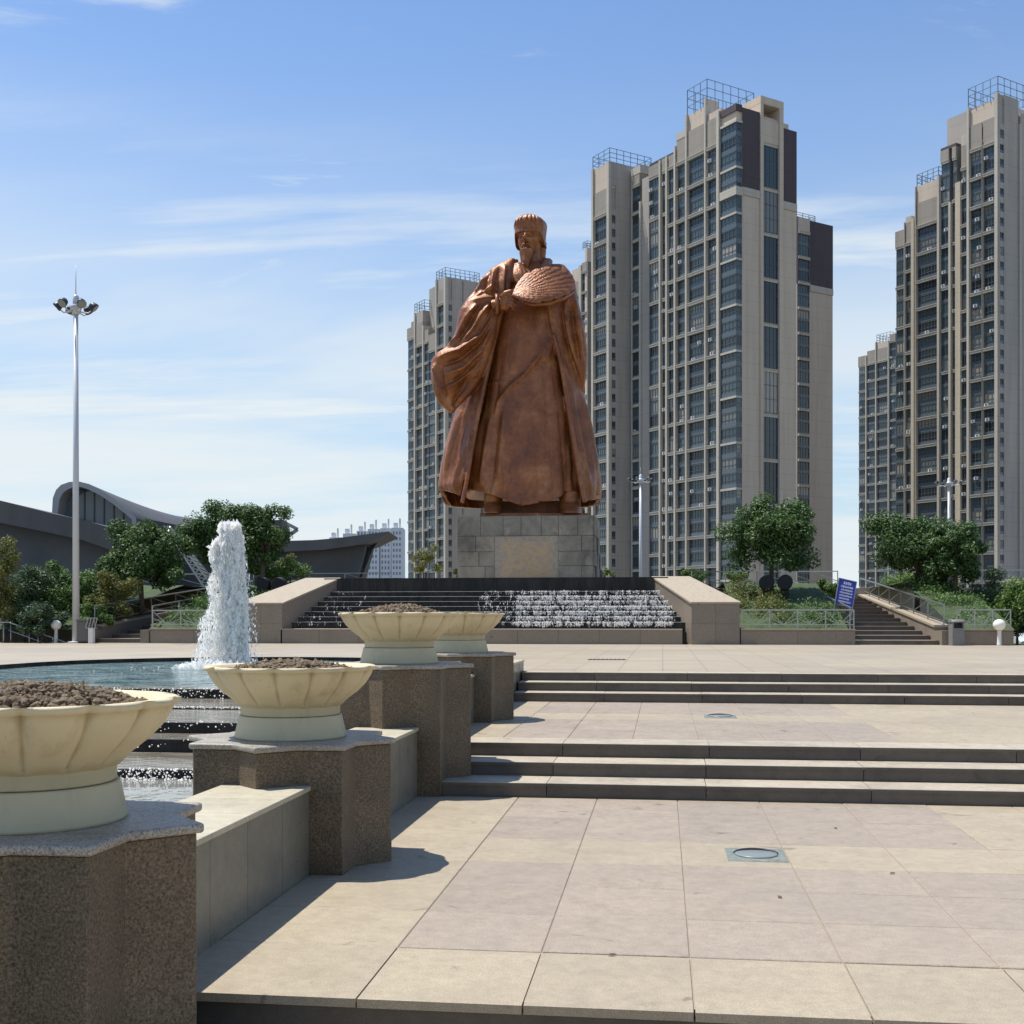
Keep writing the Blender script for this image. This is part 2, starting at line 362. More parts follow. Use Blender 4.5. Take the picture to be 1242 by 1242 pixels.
# paving of the upper terrace, too far for single slabs: joints in the material
k = M('upper_paving', (.46,.40,.31), .5)
br = k.n('ShaderNodeTexBrick'); br.offset = 0.0; br.inputs['Scale'].default_value = 1.0; br.inputs['Brick Width'].default_value = .66; br.inputs['Row Height'].default_value = .66
br.inputs['Mortar Size'].default_value = .006; br.inputs['Color1'].default_value = (.395,.335,.24,1); br.inputs['Color2'].default_value = (.355,.30,.22,1); br.inputs['Mortar'].default_value = (.2,.17,.13,1)
k.l(k.world(), br.inputs['Vector'])
a = k.mixc(1.0, br.outputs[0], k.ramp(k.noise(.5,5,.65,sc=(.6,1,1)), [(.35,(.86,.86,.87)),(.65,(1.06,1.05,1.04))]), 'MULTIPLY')
a = k.mixc(1.0, a, k.ramp(k.noise(30,4,.7), [(.35,(.9,.9,.9)),(.6,(1.04,1.04,1.04))]), 'MULTIPLY')
k.col(a); UPPER = k.m

# ================================================================ ground and terraces
struct('ground', MB().box(-2500, 2500, -200, 5000, -1.2, -0.5), EARTH)
struct('front_pavement', MB().box(-2.06, 14, -3, 4.62, -0.5, -0.24).box(-2.06, 14, -3, 4.30, -0.24, -0.12), UPPER)

def slab_mesh(w, d, t, mat, ch=.004):
    b = MB(); x, y = w/2, d/2
    b.add([(-x,-y,-t),(x,-y,-t),(x,y,-t),(-x,y,-t),(-x,-y,-ch),(x,-y,-ch),(x,y,-ch),(-x,y,-ch),(-x+ch,-y+ch,0),(x-ch,-y+ch,0),(x-ch,y-ch,0),(-x+ch,y-ch,0)],
          [(3,2,1,0)] + [(i,(i+1)%4,4+(i+1)%4,4+i) for i in range(4)] + [(4+i,4+(i+1)%4,8+(i+1)%4,8+i) for i in range(4)] + [(8,9,10,11)])
    return b.mesh('paving_tile', mat)
_tile = {}
def lay_tiles(parent, z, xs, ys, grey, jx=.0026):
    for j in range(len(ys)-1):
        for i in range(len(xs)-1):
            x0, x1, y0, y1 = xs[i], xs[i+1], ys[j], ys[j+1]
            mat = PAVE_G if grey(i, j, (x0+x1)/2, (y0+y1)/2) else PAVE_Y
            key = (round(x1-x0,3), round(y1-y0,3), mat.name)
            if key not in _tile: _tile[key] = slab_mesh(x1-x0-2*jx, y1-y0-2*jx, .028, mat)
            o = link('paving_tile', _tile[key], parent, ((x0+x1)/2, (y0+y1)/2, z + random.uniform(-.0012, .0012)))
XR = 14.0
lower = struct('lower_terrace', MB().box(-2.7, XR, 4.66, 9.95, -0.45, -0.007), JOINT)
mid = struct('middle_terrace', MB().box(-2.7, XR, 10.98, 16.3, -0.45, 0.353), JOINT)
xs1 = [-2.056, -1.20] + [-1.20 + .66*i for i in range(1, 9)]
ys1 = [4.995, 5.36, 6.02, 6.68, 7.32, 8.08, 9.0, 9.945]
def g1(i, j, x, y): return (-1.2 < x < 2.1) and not (7.32 < y < 8.08) and y > 5.36
def g1b(i, j, x, y): return g1(i, j, x, y) or (x > 2.1 and 5.36 < y < 7.32)
lay_tiles(lower, 0, xs1, [5.36, 6.02, 6.68, 7.32, 8.08, 9.0, 9.945], g1b)
part('paving_field', MB().box(xs1[-1], XR, 4.62, 9.945, -.02, -.001), PAVE_Y, lower)
# nosing slabs of the lower terrace and its riser
nose = MB().box(-.33+.004, .33-.004, 0, .732, -.035, 0).mesh('edge_slab', PAVE_Y)
for i in range(-1, 9):
    if i < 0:
        part('edge_slab', MB().box(-2.06, -1.204, 4.60, 5.352, -.035, 0), PAVE_Y, lower)
    else: link('edge_slab', nose, lower, (-1.2+.33+.66*i, 4.60, random.uniform(-.001,.001)))
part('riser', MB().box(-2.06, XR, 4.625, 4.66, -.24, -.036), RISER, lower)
xs2 = [-2.056, -1.52] + [-1.52 + .62*i for i in range(1, 13)]
lay_tiles(mid, .36, xs2, [11.35, 12.28, 13.21, 13.5, 14.35, 15.33, 16.295], lambda i,j,x,y: (-1.52 < x < 2.2) and not (13.4 < y < 14.35) and y > 11.6)
part('paving_field', MB().box(xs2[-1], XR, 11.345, 16.295, .34, .359), PAVE_Y, mid)

def flight(y0, z0, xl, run=.455, rise=.12, n=3, label=''):
    st = struct('steps', MB().box(xl+.02, XR, y0+.03, y0+run*(n-1)+.34, z0-.4, z0+.02), JOINT)
    W_ = 1.32
    lens = {}
    for s_ in range(n):
        ya = y0 + run*s_; z1 = z0 + rise*(s_+1); off = random.uniform(-.5, .1)
        x = xl
        first = True
        while x < XR - .01:
            w = (W_ + off) if first else W_
            first = False
            x1 = min(x + w, XR)
            if x1 - x < .15: x1 = min(x + .6, XR)
            dpt = (run+.03) if s_ < n-1 else .48
            key = (round(x1-x,3), dpt)
            if key not in lens:
                w2 = (x1-x)/2 - .003
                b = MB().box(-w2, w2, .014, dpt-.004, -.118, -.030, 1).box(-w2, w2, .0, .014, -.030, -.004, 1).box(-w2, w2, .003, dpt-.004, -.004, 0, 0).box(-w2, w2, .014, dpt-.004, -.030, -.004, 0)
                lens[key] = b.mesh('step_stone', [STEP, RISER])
            link('step_stone', lens[key], st, ((x+x1)/2, ya, z1 + random.uniform(-.001,.001)))
            x = x1
    return st
flight(9.95, 0.0, -1.86)
flight(16.3, .36, -2.03)

# ---------------------------------------------------------------- upper terrace with the hole of the round pool
PX, PY, PR, ZU = -7.3, 19.7, 3.75, 0.72
arc = [(PX + PR*math.cos(t), PY + PR*math.sin(t)) for t in np.linspace(math.pi, 0, 49)]
u = MB()
YB = 36.3
for (xa, ya), (xb, yb) in zip(arc[:-1], arc[1:]):
    u.add([(xa,ya,ZU),(xb,yb,ZU),(xb,YB,ZU),(xa,YB,ZU)], [(0,1,2,3)])
    u.add([(xa,ya,ZU),(xb,yb,ZU),(xb,yb,.2),(xa,ya,.2)], [(0,3,2,1)], 1)
u.add([(-70,14.1,ZU),(arc[0][0],14.1,ZU),(arc[0][0],YB,ZU),(-70,YB,ZU)], [(0,1,2,3)])
u.add([(arc[-1][0],14.1,ZU),(-2.06,14.1,ZU),(-2.06,YB,ZU),(arc[-1][0],YB,ZU)], [(0,1,2,3)])
u.add([(-2.06,17.69,ZU),(60,17.69,ZU),(60,YB,ZU),(-2.06,YB,ZU)], [(0,1,2,3)])
for x_ in (arc[0][0], arc[-1][0]): u.add([(x_,14.1,ZU),(x_,PY,ZU),(x_,PY,.2),(x_,14.1,.2)], [(0,1,2,3)], 1)
u.add([(-70,14.1,ZU),(arc[0][0],14.1,ZU),(arc[0][0],14.1,-.5),(-70,14.1,-.5)], [(3,2,1,0)], 1)
u.add([(arc[-1][0],14.1,ZU),(-2.06,14.1,ZU),(-2.06,14.1,-.5),(arc[-1][0],14.1,-.5)], [(3,2,1,0)], 1)
u.add([(-70,YB,ZU),(60,YB,ZU),(60,YB,-.5),(-70,YB,-.5)], [(0,1,2,3)], 1)
struct('upper_terrace', u, [UPPER, BLACK])
pool = MB(); ring = [(x, y, .645) for x, y in arc] + [(arc[-1][0], 13.98, .645), (arc[0][0], 13.98, .645)]
pool.add(ring, [tuple(range(len(ring)-1,-1,-1))])
struct('pool_water', pool, POOL)
# stepped overflow, brightened by a film of water
ws = struct('water_steps', MB().box(-14, -2.62, 13.98, 14.1, -.4, .60), BLACK)
for nm, ya, yb, za, zb in (('pool_rim',13.55,13.98,.40,.662),('wet_step',12.15,13.55,.30,.552),('wet_step',10.6,12.15,.30,.535),('wet_step',10.05,10.6,.2,.435),('wet_step',8.9,10.05,.1,.32)):
    part(nm, MB().box(-14, -2.62, ya+.02, yb, za-.4, zb-.03).box(-14, -2.62, ya, yb-.001, zb-.03, zb-.002), BLACK, ws)
    part('wet_tread', MB().box(-14, -2.63, ya+.004, yb-.004, zb-.002, zb+.002), WET, ws)
cs = []; rs = []
for ya, z1, z0, n in ((13.54,.66,.55,900),(12.14,.553,.537,500),(10.59,.54,.44,260),(10.04,.437,.325,200),(8.88,.322,.252,1500)):
    x = -2.7 - 6.5*rng.random(n); t = rng.random(n)
    cs.append(np.stack([x, ya - .01 - .10*t*(z1-z0)/.11*rng.random(n), z1 + .012 - (z1-z0)*t**1.5], 1)); rs.append(.004 + .008*rng.random(n)**2)
x = -3.0 - 5*rng.random(500); cs.append(np.stack([x, 8.86 - .12*rng.random(500)**2, .258 + 0*x], 1)); rs.append(.004+.008*rng.random(500))
cs = np.concatenate(cs); rs = np.concatenate(rs); v, f = tri_blobs(cs, rs, np.ones(len(cs)))
o = link('overflow_drops', np_mesh('overflow_drops', v, f, FOAM), ws); o['kind'] = 'stuff'
struct('basin_water', MB().box(-14, -2.57, -1, 8.9, -.4, .25), BASIN)

# ---------------------------------------------------------------- planters on star pedestals, low walls between
PCX = -2.31
def star(R_, c=(0,0)):
    return [(c[0] + (R_ if k % 2 == 0 else R_*.775)*math.cos(math.pi*k/8), c[1] + (R_ if k % 2 == 0 else R_*.775)*math.sin(math.pi*k/8)) for k in range(16)]
def bowl_part(petals=14):
    b = MB(); n = petals*10
    prof = [(.325,.205),(.355,.235),(.42,.285),(.47,.335),(.502,.385),(.515,.415),(.535,.420),(.538,.438),(.520,.445),(.455,.440),(.44,.40),(.40,.36),(.05,.36)]
    rr = []
    for i, (r, z) in enumerate(prof):
        ring = []
        for k_ in range(n):
            t = 2*math.pi*k_/n
            lob = abs(math.cos(petals*t/2))            # 1 at a petal's middle, 0 in the groove
            d = 0
            if i <= 7: d = (-.033*(1-lob**.5)) * (1 if 1 <= i <= 6 else .5)
            if i in (6,7): d = -.034*(1-lob**.7)
            ring.append(((r+d)*math.cos(t), (r+d)*math.sin(t), z - (.012*(1-lob) if i <= 1 else 0)))
        rr.append(ring)
    b.rings(rr, True, 0, True); return b
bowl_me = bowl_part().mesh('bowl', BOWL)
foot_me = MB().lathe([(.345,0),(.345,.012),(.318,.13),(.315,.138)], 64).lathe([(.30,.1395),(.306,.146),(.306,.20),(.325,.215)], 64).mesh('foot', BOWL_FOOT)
def soil_mesh(seed, hgt):
    r = np.random.default_rng(seed); n = 2400
    a = r.random(n)*6.283; q = np.sqrt(r.random(n))*.44
    hz = hgt*(1-(q/.45)**2); cs = np.stack([q*np.cos(a), q*np.sin(a), .385+hz+.01*r.random(n)], 1)
    v, f = clods(cs, .005+.017*r.random(n)**3, seed)
    b = MB(); rr = []
    for i, q_ in enumerate(np.linspace(.452, .02, 14)):
        rr.append([(q_*math.cos(t), q_*math.sin(t), .375 + hgt*(1-(q_/.46)**2) + .012*math.sin(9*t+i*1.7)*math.cos(5*t-i)) for t in np.linspace(0, 2*math.pi, 60, endpoint=False)])
    b.rings(rr, True, 0, True); b.add(v, f, 0); return b.mesh('soil', SOIL)
plan = [(4.14, -.24, .762, 'nearest cream stone bowl of bare soil, cropped by the frame edge', 'brown granite star pedestal nearest the viewer, under the cropped bowl', .10),
        (7.25, 0.0, .762, 'fluted stone bowl heaped with soil in front of the fountain jet', 'brown granite star pedestal on the lower terrace between two low walls', .075),
        (10.36, 0.0, 1.105, 'fluted stone bowl beside the lower flight of steps with a mound of dry soil', 'brown granite star pedestal standing in the lower flight of steps', .115),
        (13.40, .36, 1.115, 'farthest stone bowl, half hidden behind the bowl in front of it', 'farthest star pedestal, on the middle terrace before the upper steps', .05)]
shaft_cache = {}
for i, (y, z0, zt, lb, lp, hs) in enumerate(plan):
    p = thing('star_pedestal', lp, 'pedestal', (PCX, y, z0), 0, 'granite pedestals in a row')
    h = zt - z0
    bevel(part('shaft', MB().prism(star(.642), 0.0, h-.036), GRANITE, p), .006, 1)
    bevel(part('cap', MB().prism(star(.672), h-.036, h), CAP, p), .012, 3)
    if i in (0, 1, 2): bevel(part('base_course', MB().prism(star(.646), 0.0, .24 if i == 0 else (.13 if i == 1 else .30)), GRANITE, p), .004, 1)
    b = thing('planter_bowl', lb, 'planter', (PCX, y, zt+.001), 0, 'stone planter bowls in a row')
    link('foot', foot_me, b); link('bowl', bowl_me, b, (0,0,0), .11*i)
    so = link('soil', soil_mesh(20+i, hs), b); so['kind'] = 'stuff'
    if i == 2:
        part('dry_twig', MB().tube([(-.22,-.25,.40),(-.24,-.26,.47)], .004, 5).tube([(-.21,-.25,.40),(-.19,-.26,.46)], .004, 5), RUST, b)
        part('stone_chip', MB().box(-.05,.0,-.30,-.26,.44,.475), COPE, b, (0,0,0), .3)
def low_wall(y0, y1, z0, zt, label, xl=-2.575, xr=-2.05, cuts=()):
    t = thing('low_wall', label, 'wall', ((xl+xr)/2, y0, z0), 0, 'low stone walls between pedestals')
    hw = (xr-xl)/2; L_ = y1-y0; h = zt-z0
    part('core', MB().box(-hw+.03, hw-.032, 0, L_, -.2, h-.03), JOINT, t)
    ys = [0] + [c_ - y0 for c_ in cuts] + [L_]
    for a, b in zip(ys[:-1], ys[1:]):
        part('facing_panel', MB().box(hw-.032, hw-.004, a+.002, b-.002, -.2, h-.030), WALLP, t)
        part('facing_panel', MB().box(-hw+.004, -hw+.03, a+.002, b-.002, -.3, h-.030), WALLP, t)
        bevel(part('coping', MB().box(-hw-.006, hw+.008, a+.0015, b-.0015, h-.030, h), COPE, t), .006, 2)
low_wall(4.55, 6.92, 0, .520, 'pale coped wall between the nearest pedestal and the next', cuts=(5.25, 5.75, 6.3))
low_wall(7.58, 10.02, 0, .580, 'low wall running up to the pedestal in the lower steps', cuts=(8.4, 9.2))
low_wall(10.70, 13.06, .3, .889, 'low wall on the middle terrace between the two farther pedestals', cuts=(11.5, 12.3))
low_wall(13.74, 17.67, .3, .885, 'last low wall ending beside the upper steps', cuts=(14.9, 16.2))

# recessed floor lights and litter
def floor_light(x, y, z, label):
    t = thing('floor_light', label, 'floor light', (x, y, z), 0, 'recessed floor lights in the terraces')
    bevel(part('plate', MB().box(-.185,.185,-.205,.205,-.02,.006), PLATE, t), .004, 1)
    part('lens', MB().lathe([(.135,.006),(.135,.012),(.125,.016),(.0,.019)], 40), LENS, t)
    part('guard_ring', MB().tube([(.135*math.cos(a), .10*math.sin(a), .010+.012*max(0,math.sin(a))) for a in np.linspace(.15, math.pi-.15, 22)], .008, 8), DARKM, t)
floor_light(.585, 7.70, 0, 'square greenish floor light in the lower terrace')
floor_light(.66, 14.05, .36, 'square floor light on the middle terrace, seen as a dark arc')
for x, y, rz, lf in ((-.22,5.33,.3,'small dry leaf on the joint between front edge slab and grey slab'),(.62,6.55,2.0,'small dry brown leaf on the grey slabs before the square floor light'),(1.34,7.24,.6,'small dry brown leaf on paving to the side of the floor light'),(1.22,8.75,1.9,'small dry brown leaf nearest the foot of the lower steps')):
    b = MB().add([(-.026,0,.003),(-.008,-.012,.006),(.022,0,.004),(-.008,.012,.007),(.0,0,.010)], [(0,1,4),(1,2,4),(2,3,4),(3,0,4)])
    o = part('fallen_leaf', b, RUST, None, (x, y, .002), rz); tag(o, lf, 'leaf', 'fallen leaves on the paving')

gd = thing('drain_grate', 'dark slotted drain grate in the upper terrace before the cascade', 'drain', (*(-1.05, 22.6), ZU), 0)
part('frame', MB().box(-.36,.36,-.16,.16,-.02,.004), DARKM, gd)
for i in range(9): part('bar', MB().box(-.33+.078*i,-.29+.078*i,-.13,.13,.004,.010), BLACKM, gd)

# ================================================================ fountain jet
jet = thing('fountain_jet', 'tall white water jet rising from the round pool', 'fountain', (-7.38, 19.75, .645))
n = 8000; t = rng.random(n); a = rng.random(n)*6.283; q = np.sqrt(rng.random(n))
rad = .150 + .05*np.sin(np.minimum(1, t*1.1)*2.2) - .030*t**6 + .018*np.sin(5*a+9*t+2*np.sin(13*t)) + .012*np.sin(9*a-23*t)
ctr = .185*(1-t)**1.1; top = 2.46 + .03*np.sin(3*a+1) + .03*np.sin(7*a+5*q)
v, f = flakes(np.stack([ctr + rad*q*np.cos(a), rad*q*np.sin(a), top*t], 1), .022+.026*rng.random(n), 1.1+1.0*rng.random(n))
o = link('water_column', np_mesh('water_column', v, f, FOAM), jet); o['kind'] = 'stuff'
# curtain of falling clumps and drops on the windward side, fine drops on the other
cs = []; rs = []; st = []
def drops(n, x0f, spread, r0, r1, zmax, ymul=.30):
    t = rng.random(n); z = zmax*t
    x = x0f(t, rng.random(n)); y = ymul*(rng.random(n)-.5)*(1.2 - .5*t)
    cs.append(np.stack([x, y, z], 1)); rs.append(r0 + (r1-r0)*rng.random(n)**2.5); st.append(1.1+1.4*rng.random(n))
edge = lambda t: -.51 + .34*t**1.35 - .05*np.sin(9*t) - .04*np.sin(23*t)
def hole(x, z): return .5 + .5*np.sin(31*x + 9*z + 3*np.sin(7*z))*np.sin(17*z - 23*x + 2*np.sin(11*x))
def spray(n, xf, r0, r1, ymul, patchy=True):
    t = rng.random(n)**.9; q = rng.random(n); x = xf(t, q); z = 2.25*t
    keep = rng.random(n) < (np.where(hole(x, z) > .42, 1.0, .10) if patchy else 1.0)
    y = ymul*(rng.random(n)-.5)*(1.2-.5*t)
    cs.append(np.stack([x, y, z], 1)[keep]); rs.append((r0 + (r1-r0)*rng.random(n)**3)[keep]); st.append((1.2+2.2*rng.random(n))[keep])
spray(9000, lambda t, q: edge(t)*(q**.75) + .08*(1-q), .004, .019, .40)
spray(3500, lambda t, q: edge(t)*(.02+.42*q), .005, .026, .26)
spray(1500, lambda t, q: edge(t)*(.92+.16*q), .003, .014, .36, False)
spray(1100, lambda t, q: .19 + .10*(1-t) + (.24*(1-t)+.04)*q**1.8, .003, .014, .45, False)
n = 500; t = rng.random(n)        # clumps round the torn top of the curtain
cs.append(np.stack([-.22 - .10*rng.random(n) + .22*t, .3*(rng.random(n)-.5), 1.75+.42*rng.random(n)], 1)); rs.append(.02+.035*rng.random(n)); st.append(np.ones(n))
n = 1500; a = rng.random(n)*6.283; q = rng.random(n)**.7      # splash crown at the foot
cs.append(np.stack([-.12 + .85*q*np.cos(a), .6*q*np.sin(a), .10*rng.random(n)**2*(1.2-q)*2], 1)); rs.append(.012+.03*rng.random(n)); st.append(np.ones(n)*.8)
cs = np.concatenate(cs); rs = np.concatenate(rs); v, f = flakes(cs, rs*1.25, np.concatenate(st))
o = link('falling_drops', np_mesh('falling_drops', v, f, FOAM), jet); o['kind'] = 'stuff'
n = 350; q = rng.random(n)**1.8*2.2; a = rng.random(n)*6.283
x = q*np.cos(a); y = q*np.sin(a)*1.1; keep = (np.hypot(x, y) < 3.3) & (y > -5)
v, f = tri_blobs(np.stack([x, y, .004+0*x], 1)[keep], (.006+.020*rng.random(n)**2)[keep], np.ones(n)[keep]*.12)
o = link('surface_foam', np_mesh('surface_foam', v, f, FOAM), jet); o['kind'] = 'stuff'

# ================================================================ cascade below the statue
CX = -5.45; YC = 36.0
cas = thing('cascade', 'dark stepped water cascade below the bronze statue', 'cascade', (CX, YC, ZU))
part('basin_wall', MB().box(-6.35, 6.03, .03, .30, -.1, .43), JOINT, cas)
for i in range(10):
    x0 = -6.35 + 1.238*i
    part('facing_panel', MB().box(x0+.004, x0+1.234, 0, .03, 0, .432), CHEEK, cas)
bevel(part('wall_coping', MB().box(-6.36, 6.03, -.015, .31, .432, .462), CHEEK_TOP, cas), .006, 1)
part('basin_floor', MB().box(-6.2, 6.2, .31, .6, -.1, .36), BLACK, cas)
nst = 7
for s_ in range(nst):
    z1 = .50 + .163*(s_+1); ya = .38 + .27*s_; hw = 6.22 - .16*s_
    part('cascade_step', MB().box(-hw-.3, hw+.3, ya+.02, ya+2.6, -.1, z1-.03).box(-hw-.3, hw+.3, ya, ya+.26, z1-.03, z1), BLACK, cas)
    part('water_lip', MB().box(-hw-.25, hw+.25, ya-.004, ya+.03, z1, z1+.006), FOAM, cas)
part('top_wall', MB().box(-5.6, 5.6, 2.30, 2.6, 1.0, 2.06), BLACK, cas)
part('top_coping', MB().box(-5.62, 5.62, 2.27, 2.7, 2.06, 2.095), BLACK, cas)
cs = []; rs = []
for s_ in range(nst):
    z1 = .50 + .163*(s_+1); ya = .38 + .27*s_; z0 = z1-.163
    for nc, xa, xb, big in ((190 if s_ < nst-1 else 80, .9, 5.75, 1.0), (16, -.4, 1.2, .6), (9, -6.0, -4.0, .3)):
        for xc in xa + (xb-xa)*rng.random(nc):
            m_ = int((7 + 26*rng.random()**2)*big) + 1; w = .012 + .055*rng.random()**2
            x = xc + w*rng.normal(size=m_); t = rng.random(m_)**1.3*(.55+.45*rng.random())
            cs.append(np.stack([x, ya - .010 - .05*t*rng.random(m_), z1 + .01 - (z1-z0)*t], 1)); rs.append(.004 + .009*rng.random(m_)**2)
cs = np.concatenate(cs); rs = np.concatenate(rs); v, f = flakes(cs, rs*1.3, 1.2+1.6*rng.random(len(cs)))
o = link('falling_water', np_mesh('falling_water', v, f, FOAM), cas); o['kind'] = 'stuff'
def cheek(sgn, label):
    t = thing('cheek_wall', label, 'wall', (CX, YC, ZU), 0, 'sloping side walls of the cascade')
    q = lambda x, y, z: (sgn*x, y, z)
    # plan: front from 6.28 to 7.73, back from 5.08 to 6.2
    zf, zb, yb = 1.215, 2.07, 2.45
    b = MB(); vs = [q(6.30,0.02,-.1),q(7.71,0.02,-.1),q(6.30,.02,zf),q(7.71,.02,zf), q(5.12,yb,-.1),q(6.25,yb,-.1),q(5.12,yb,zb),q(6.25,yb,zb)]
    fs = [(0,1,3,2),(0,2,6,4),(1,5,7,3),(4,6,7,5),(2,3,7,6)]
    if sgn < 0: fs = [tuple(reversed(f_)) for f_ in fs]
    b.add(vs, fs); part('core', b, CHEEK, t)
    c_ = MB(); e = .035
    vs = [q(6.27,-.02,zf+.002),q(7.75,-.02,zf+.002),q(5.09,yb,zb+.002),q(6.29,yb,zb+.002)]; vs += [(x,y,z+.05) for x,y,z in vs]
    fs = [(0,1,5,4),(1,3,7,5),(3,2,6,7),(2,0,4,6),(4,5,7,6),(0,2,3,1)]
    if sgn < 0: fs = [tuple(reversed(f_)) for f_ in fs]
    c_.add(vs, fs); part('coping', c_, CHEEK_TOP, t)
    for (xa, xb) in ((6.30, 7.005), (7.005, 7.71)):
        for (za, zb_) in ((0, .62), (.62, zf)):
            xx = sorted((sgn*xa, sgn*xb)); part('facing_panel', MB().box(xx[0]+.003, xx[1]-.003, 0, .02, za+.003, zb_-.003), CHEEK, t)
cheek(1, 'sloping pale-topped cascade wall on the tree and sign side')
cheek(-1, 'sloping pale-topped cascade wall behind the fountain jet')

# platform behind the cascade, grass banks beside it
pl = MB().box(CX-6.0, CX+6.0, 38.7, 60, .2, 2.79).box(-30, 30, 50.8, 75, .2, 2.75)
struct('statue_platform', pl, CHEEK_TOP)
def bank(x0, x1, seed):
    r = np.random.default_rng(seed); nx, ny = 40, 30; vs = []
    for j in range(ny+1):
        for i in range(nx+1):
            u_, w_ = i/nx, j/ny
            vs.append((x0+(x1-x0)*u_, 36.34+14.6*w_, 1.12 + 1.62*min(1, w_*1.9)**.8 + .05*r.random()))
    fs = [(j*(nx+1)+i, j*(nx+1)+i+1, (j+1)*(nx+1)+i+1, (j+1)*(nx+1)+i) for j in range(ny) for i in range(nx)]
    return MB().add(vs, fs, 0, True)
for (xa, xb, sd) in ((2.2, 5.45, 3), (8.45, 10.15, 4), (-16.25, -12.9, 5), (-40, -18.3, 6)):
    struct('grass_bank', bank(xa, xb, sd), GRASS)
struct('lawn', MB().box(10.15, 60, 36.32, 60, -.5, .62).box(-60, -18.4, 36.32, 36.33, -.5, .6), GRASS)

# ================================================================ bronze statue on its stone base
SX, SY, SZ = -5.30, 48.80, 5.50
sb = thing('statue_base', 'weathered block-built stone base under the bronze statue', 'pedestal', (SX, SY, 2.79))
HB = SZ - 2.79
part('core', MB().box(-2.62, 2.55, -2.42, 2.42, 0, HB-.02), JOINT, sb)
rows = [0, .14, .75, 1.32, 1.93, HB]
r_ = np.random.default_rng(5)
for j in range(5):
    x = -2.70
    while x < 2.60:
        w = r_.uniform(.65, 1.15); x1 = min(x+w, 2.62)
        if 2.62 - x1 < .4: x1 = 2.62
        z0, z1 = rows[j], rows[j+1]
        inpanel = j in (1,2,3) and x1 > -1.26 and x < 1.27
        if j in (1,2,3):
            if x < -1.24 < x1: x1 = -1.24; inpanel = False
            if inpanel: x = 1.28; continue
        part('stone_block', MB().box(x+.008, x1-.008, -2.46 - r_.uniform(.02,.07), -2.3, z0+.008, z1-.008), BASE, sb)
        x = x1
    y = -2.42
    while y < 2.4:
        y1 = min(y + r_.uniform(.7,1.2), 2.45)
        for sg in (-1, 1):
            d = r_.uniform(.02,.13); xa, xb = sorted((sg*2.5, sg*(2.60+d)))
            part('stone_block', MB().box(xa, xb, y+.008, y1-.008, rows[j]+.008, rows[j+1]-.008), BASE, sb)
        y = y1
# carved panel: slab with raised worn relief
b = MB().box(-1.24, 1.28, -2.47, -2.3, .15, 1.92)
part('inscription_panel', b, CAP, sb)
b = MB()
nx, nz = 60, 30; vs = []
for j in range(nz+1):
    for i in range(nx+1):
        u_, w_ = i/nx, j/nz
        e = max(0, 1 - abs(2*u_-1)**4)*max(0, 1-abs(2*w_-1)**4)
        vs.append((-.95+2.0*u_, -2.472 - e*(.02+.035*abs(math.sin(9*u_+4*math.sin(7*w_)))*abs(math.sin(6*w_+3*math.sin(8*u_)))), .32+1.4*w_))
b.add(vs, [(j*(nx+1)+i, j*(nx+1)+i+1, (j+1)*(nx+1)+i+1, (j+1)*(nx+1)+i) for j in range(nz) for i in range(nx)], 0, True)
part('carved_relief', b, PANEL, sb)

K = 49.06/1450
ST = thing('bronze_statue', 'giant bronze statue of a bearded scholar in flowing robes and tall hat', 'statue', (SX, SY, SZ), R(6.5))
def X_(px): return (np.asarray(px, float)-647)*K
def Z_(py): return (632-np.asarray(py, float))*K
def ip(tab, py, c):
    t = np.array(tab, float); return np.interp(py, t[:,0], t[:,c])
pt_f = lambda px, py, y: (float(X_(px)), y, float(Z_(py)))
SB = MB()          # all cloth and limbs, fused afterwards into one continuous surface
def poly_dist(px, py, pts):
    """signed-less distance in pixels of points to a polyline, and the parameter along it"""
    d = np.full(px.shape, 1e9); tt = np.zeros(px.shape); sd = np.zeros(px.shape); n = len(pts)-1
    for i in range(n):
        ax, ay = pts[i]; bx, by = pts[i+1]; vx, vy = bx-ax, by-ay; L2 = vx*vx+vy*vy
        t = np.clip(((px-ax)*vx+(py-ay)*vy)/L2, 0, 1); ex, ey = px-ax-t*vx, py-ay-t*vy
        q = np.hypot(ex, ey); m = q < d; d = np.where(m, q, d); tt = np.where(m, (i+t)/n, tt)
        sd = np.where(m, np.sign(vx*(py-ay) - vy*(px-ax)), sd)
    return d, tt, sd
def folds(px, py, front, lines):
    disp = np.zeros(px.shape)
    for pts, amp, wid in lines:
        d, t, sd = poly_dist(px, py, pts)
        env = np.clip(np.minimum(t, 1-t)*5, 0, 1)
        disp += amp*env*(.55*np.exp(-(d/wid)**2) + .75*np.exp(-d/(.8*wid)))*front
    return disp
def crease(a): return 2*np.abs(np.sin(a/2))**.65 - 1
